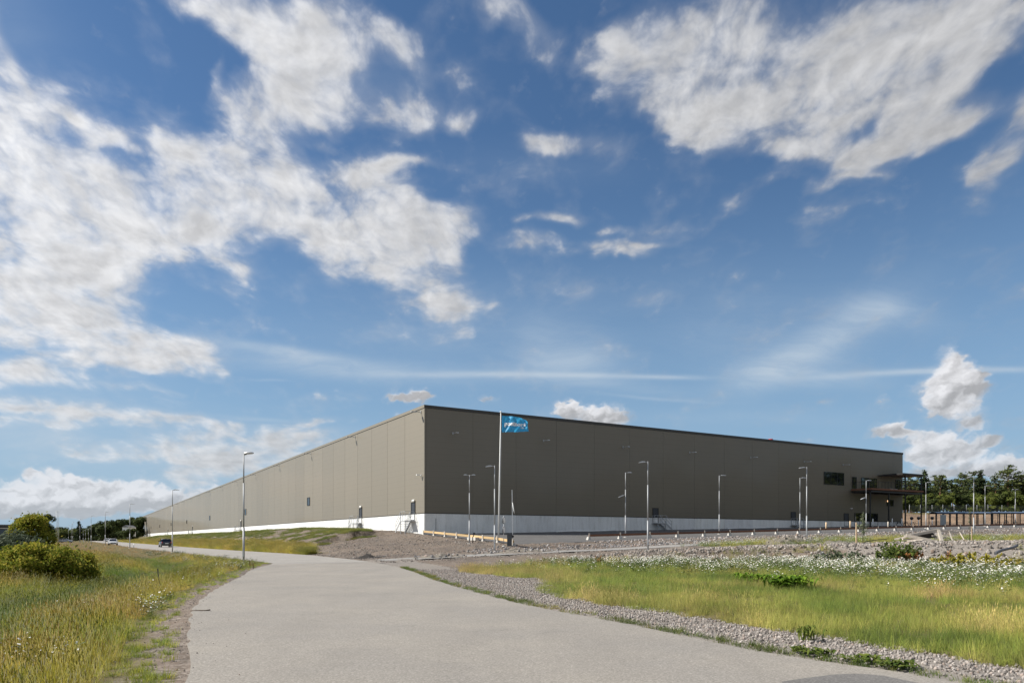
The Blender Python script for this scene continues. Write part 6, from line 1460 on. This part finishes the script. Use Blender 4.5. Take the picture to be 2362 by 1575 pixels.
sapling(tpx(1990, 58), 58, 2.55, 'young tree with sparse grey green leaves beside the pale wooden stake', 41, 42, .72, .85)
sapling(tpx(2236, 59.5), 59.5, 2.5, 'very thin leafless looking sapling beside its stake, left of the tall lamp post', 42, 4, .6, .25)
def stake(x, y, h, w, label, mat=M_wood_pale, lean=0.0): MB().beam((0, 0, -.1), (lean, 0, h), w).build('wooden_stake', mat, loc=(x, y, gz(x, y)), label=label, cat='stake')
stake(tpx(1975.5, 58.8), 58.8, 1.75, .09, 'pale wooden stake beside the young tree with grey green leaves'); stake(tpx(2241.5, 60), 60, 1.3, .06, 'thin pale stake beside the leafless looking sapling')
stake(tpx(370, 26.2), 26.2, .72, .035, 'thin dark leaning stick standing in the meadow left of the road', simple('dark_stick', (.10, .11, .09), .8), -.10)
# stick lying on the road edge
sk = MB(); sk.tube([(0, 0, .015), (.18, .03, .02), (.34, .02, .02), (.43, .05, .03)], [.008, .011, .012, .018], 6); sk.build('fallen_stick', M_bark, loc=(-7.05, 15.9, 0), rz=-.1, label='short dry stick lying on the left edge of the asphalt', cat='stick')
# ================================================================ TIMBER HEAP
def P3(xn_, yn_, Y_): return Vector((tpx(xn_, Y_), Y_, 1.6+(1235-yn_*.99577)/1666*Y_))
def plank(name, p, q, w, h, label, mat=M_wood_grey, group='loose timber of the heap'):
    p, q = Vector(p), Vector(q); c = (p+q)/2; MB().beam(p-c, q-c, w, h).build(name, mat, loc=c, label=label, cat='plank', group=group)
Yt = 58.0
tf = empty('timber_stack', P3(2120, 1245, Yt), 0, label='collapsed wooden frame leaning on the heap, with a dark sheet below it', cat='timber frame'); c0 = tf.location.copy()
def part(p, q, w, h, nm, mat): MB().beam(Vector(p)-c0, Vector(q)-c0, w, h).build(nm, mat, tf)
part(P3(2086, 1237, Yt), P3(2166, 1221.5, Yt), .14, .22, 'beam', M_wood_grey); part(P3(2090, 1234, Yt-.5), P3(2178, 1252, Yt-1.2), .15, .24, 'beam', M_wood_grey)
part(P3(2164, 1222, Yt), P3(2173, 1250, Yt-.6), .20, .22, 'upright', M_wood_grey); part(P3(2164, 1223, Yt+.4), P3(2218, 1228, Yt+1.5), .12, .16, 'beam', M_wood_grey)
part(P3(2188, 1224, Yt+.8), P3(2199, 1250, Yt), .05, .07, 'upright', M_wood_grey); part(P3(2213, 1226, Yt+1.3), P3(2224, 1244, Yt+.7), .05, .07, 'upright', M_wood_grey)
v = [P3(2103, 1236, Yt+.1)-c0, P3(2150, 1226, Yt+.1)-c0, P3(2162, 1238, Yt+.3)-c0, P3(2128, 1243, Yt+.4)-c0]; d_ = Vector((0, .04, 0))
MB().add([*v, *[p_+d_ for p_ in v]], [(0, 1, 2, 3), (7, 6, 5, 4), (0, 4, 5, 1), (1, 5, 6, 2), (2, 6, 7, 3), (3, 7, 4, 0)]).build('sheet', M_black, tf)
rp = random.Random(8)
pl = [(2064, 1243, 2092, 1237, 0, 'plank sticking out at the left end of the timber heap'), (2080, 1243, 2130, 1242, -.3, 'flat plank near the middle of the timber heap'), (2092, 1247, 2122, 1244, -.9, 'short plank lying low in the timber heap, left side'), (2112, 1250, 2128, 1245, -1.2, 'short pale board lying lowest in the timber heap'),
  (2150, 1235, 2172, 1231, .2, 'short plank above the collapsed frame, right side'), (2156, 1241, 2182, 1239, .1, 'plank lying behind the upright of the collapsed frame'), (2148, 1252, 2206, 1250, -.8, 'long brown plank on the ground before the frame'), (2170, 1248, 2228, 1247, -.2, 'longest brown plank reaching out to the right of the heap'), (2096, 1252, 2112, 1247, -1.5, 'broken board end at the front of the heap')]
for i, (x0, y0, x1, y1, dy, lb) in enumerate(pl): plank('plank', P3(x0, y0, Yt+dy), P3(x1, y1, Yt+dy+rp.uniform(-.5, .5)), .28, .12, lb, M_wood_red if 'brown' in lb else M_wood_grey)
# old pallet under the heap
pa = empty('pallet', (tpx(2110, 57.6), 57.6, gz(tpx(2110, 57.6), 57.6)+.02), .35, label='grey wooden pallet lying under the collapsed frame', cat='pallet')
for i in range(7): MB().box(-.6, .6, -.4+i*.125, -.31+i*.125, .11, .135).build('board', M_wood_grey, pa)
for yv in (-.55, 0, .5): MB().box(yv, yv+.09, -.4, .42, 0, .108).build('runner', M_wood_grey, pa)
# dark corrugated hose
q = [P3(2296, 1276, 34.5), P3(2306, 1270, 35), P3(2322, 1265.5, 35.6), P3(2336, 1262, 36), P3(2346, 1257.5, 36.4)]
c = q[2].copy(); MB().tube([p_-c for p_ in smooth_line(q, 4)], .07, 8).build('hose', simple('grey_plastic', (.10, .10, .11), .5), loc=c, label='dark plastic hose lying over the rubble near the right picture edge', cat='hose')
# thin cable arching out of the rubble
q = [P3(1985, 1253, 56), P3(2005, 1247, 56), P3(2030, 1243.5, 56.2), P3(2045, 1243, 56.4)]; c = q[1].copy()
MB().tube([p_-c for p_ in smooth_line(q, 4)], .03, 6).build('cable', M_black, loc=c, label='thin black cable arching over the rubble left of the timber heap', cat='cable')
# boulders at the rubble edge
for i, (xn_, yn_, Y_, s_, lb) in enumerate(((1905, 1284, 40.5, .55, 'pale grey boulder at the rubble edge, largest of the boulders'), (1896, 1272, 42, .38, 'smaller boulder behind the largest pale one'), (2330, 1276, 34, .5, 'dark boulder under the end of the plastic hose'), (2352, 1281, 33.5, .45, 'dark boulder nearest the right picture edge'))):
    bm = bmesh.new(); bmesh.ops.create_icosphere(bm, subdivisions=2, radius=.5); rr = random.Random(i)
    for v_ in bm.verts: v_.co = v_.co*rr.uniform(.8, 1.15); v_.co.z *= .7
    me = bpy.data.meshes.new('boulder'); bm.to_mesh(me); bm.free(); me.materials.append(simple('boulder_rock', (.34, .33, .325) if i < 2 else (.16, .155, .15), .9, var=.2, scale=5, bmp=.02)); o = link('boulder', me, loc=(tpx(xn_, Y_), Y_, gz(tpx(xn_, Y_), Y_)+s_*.15), rz=i, label=lb, cat='boulder', group='boulders at the rubble edge'); o.scale = (s_, s_*.8, s_)
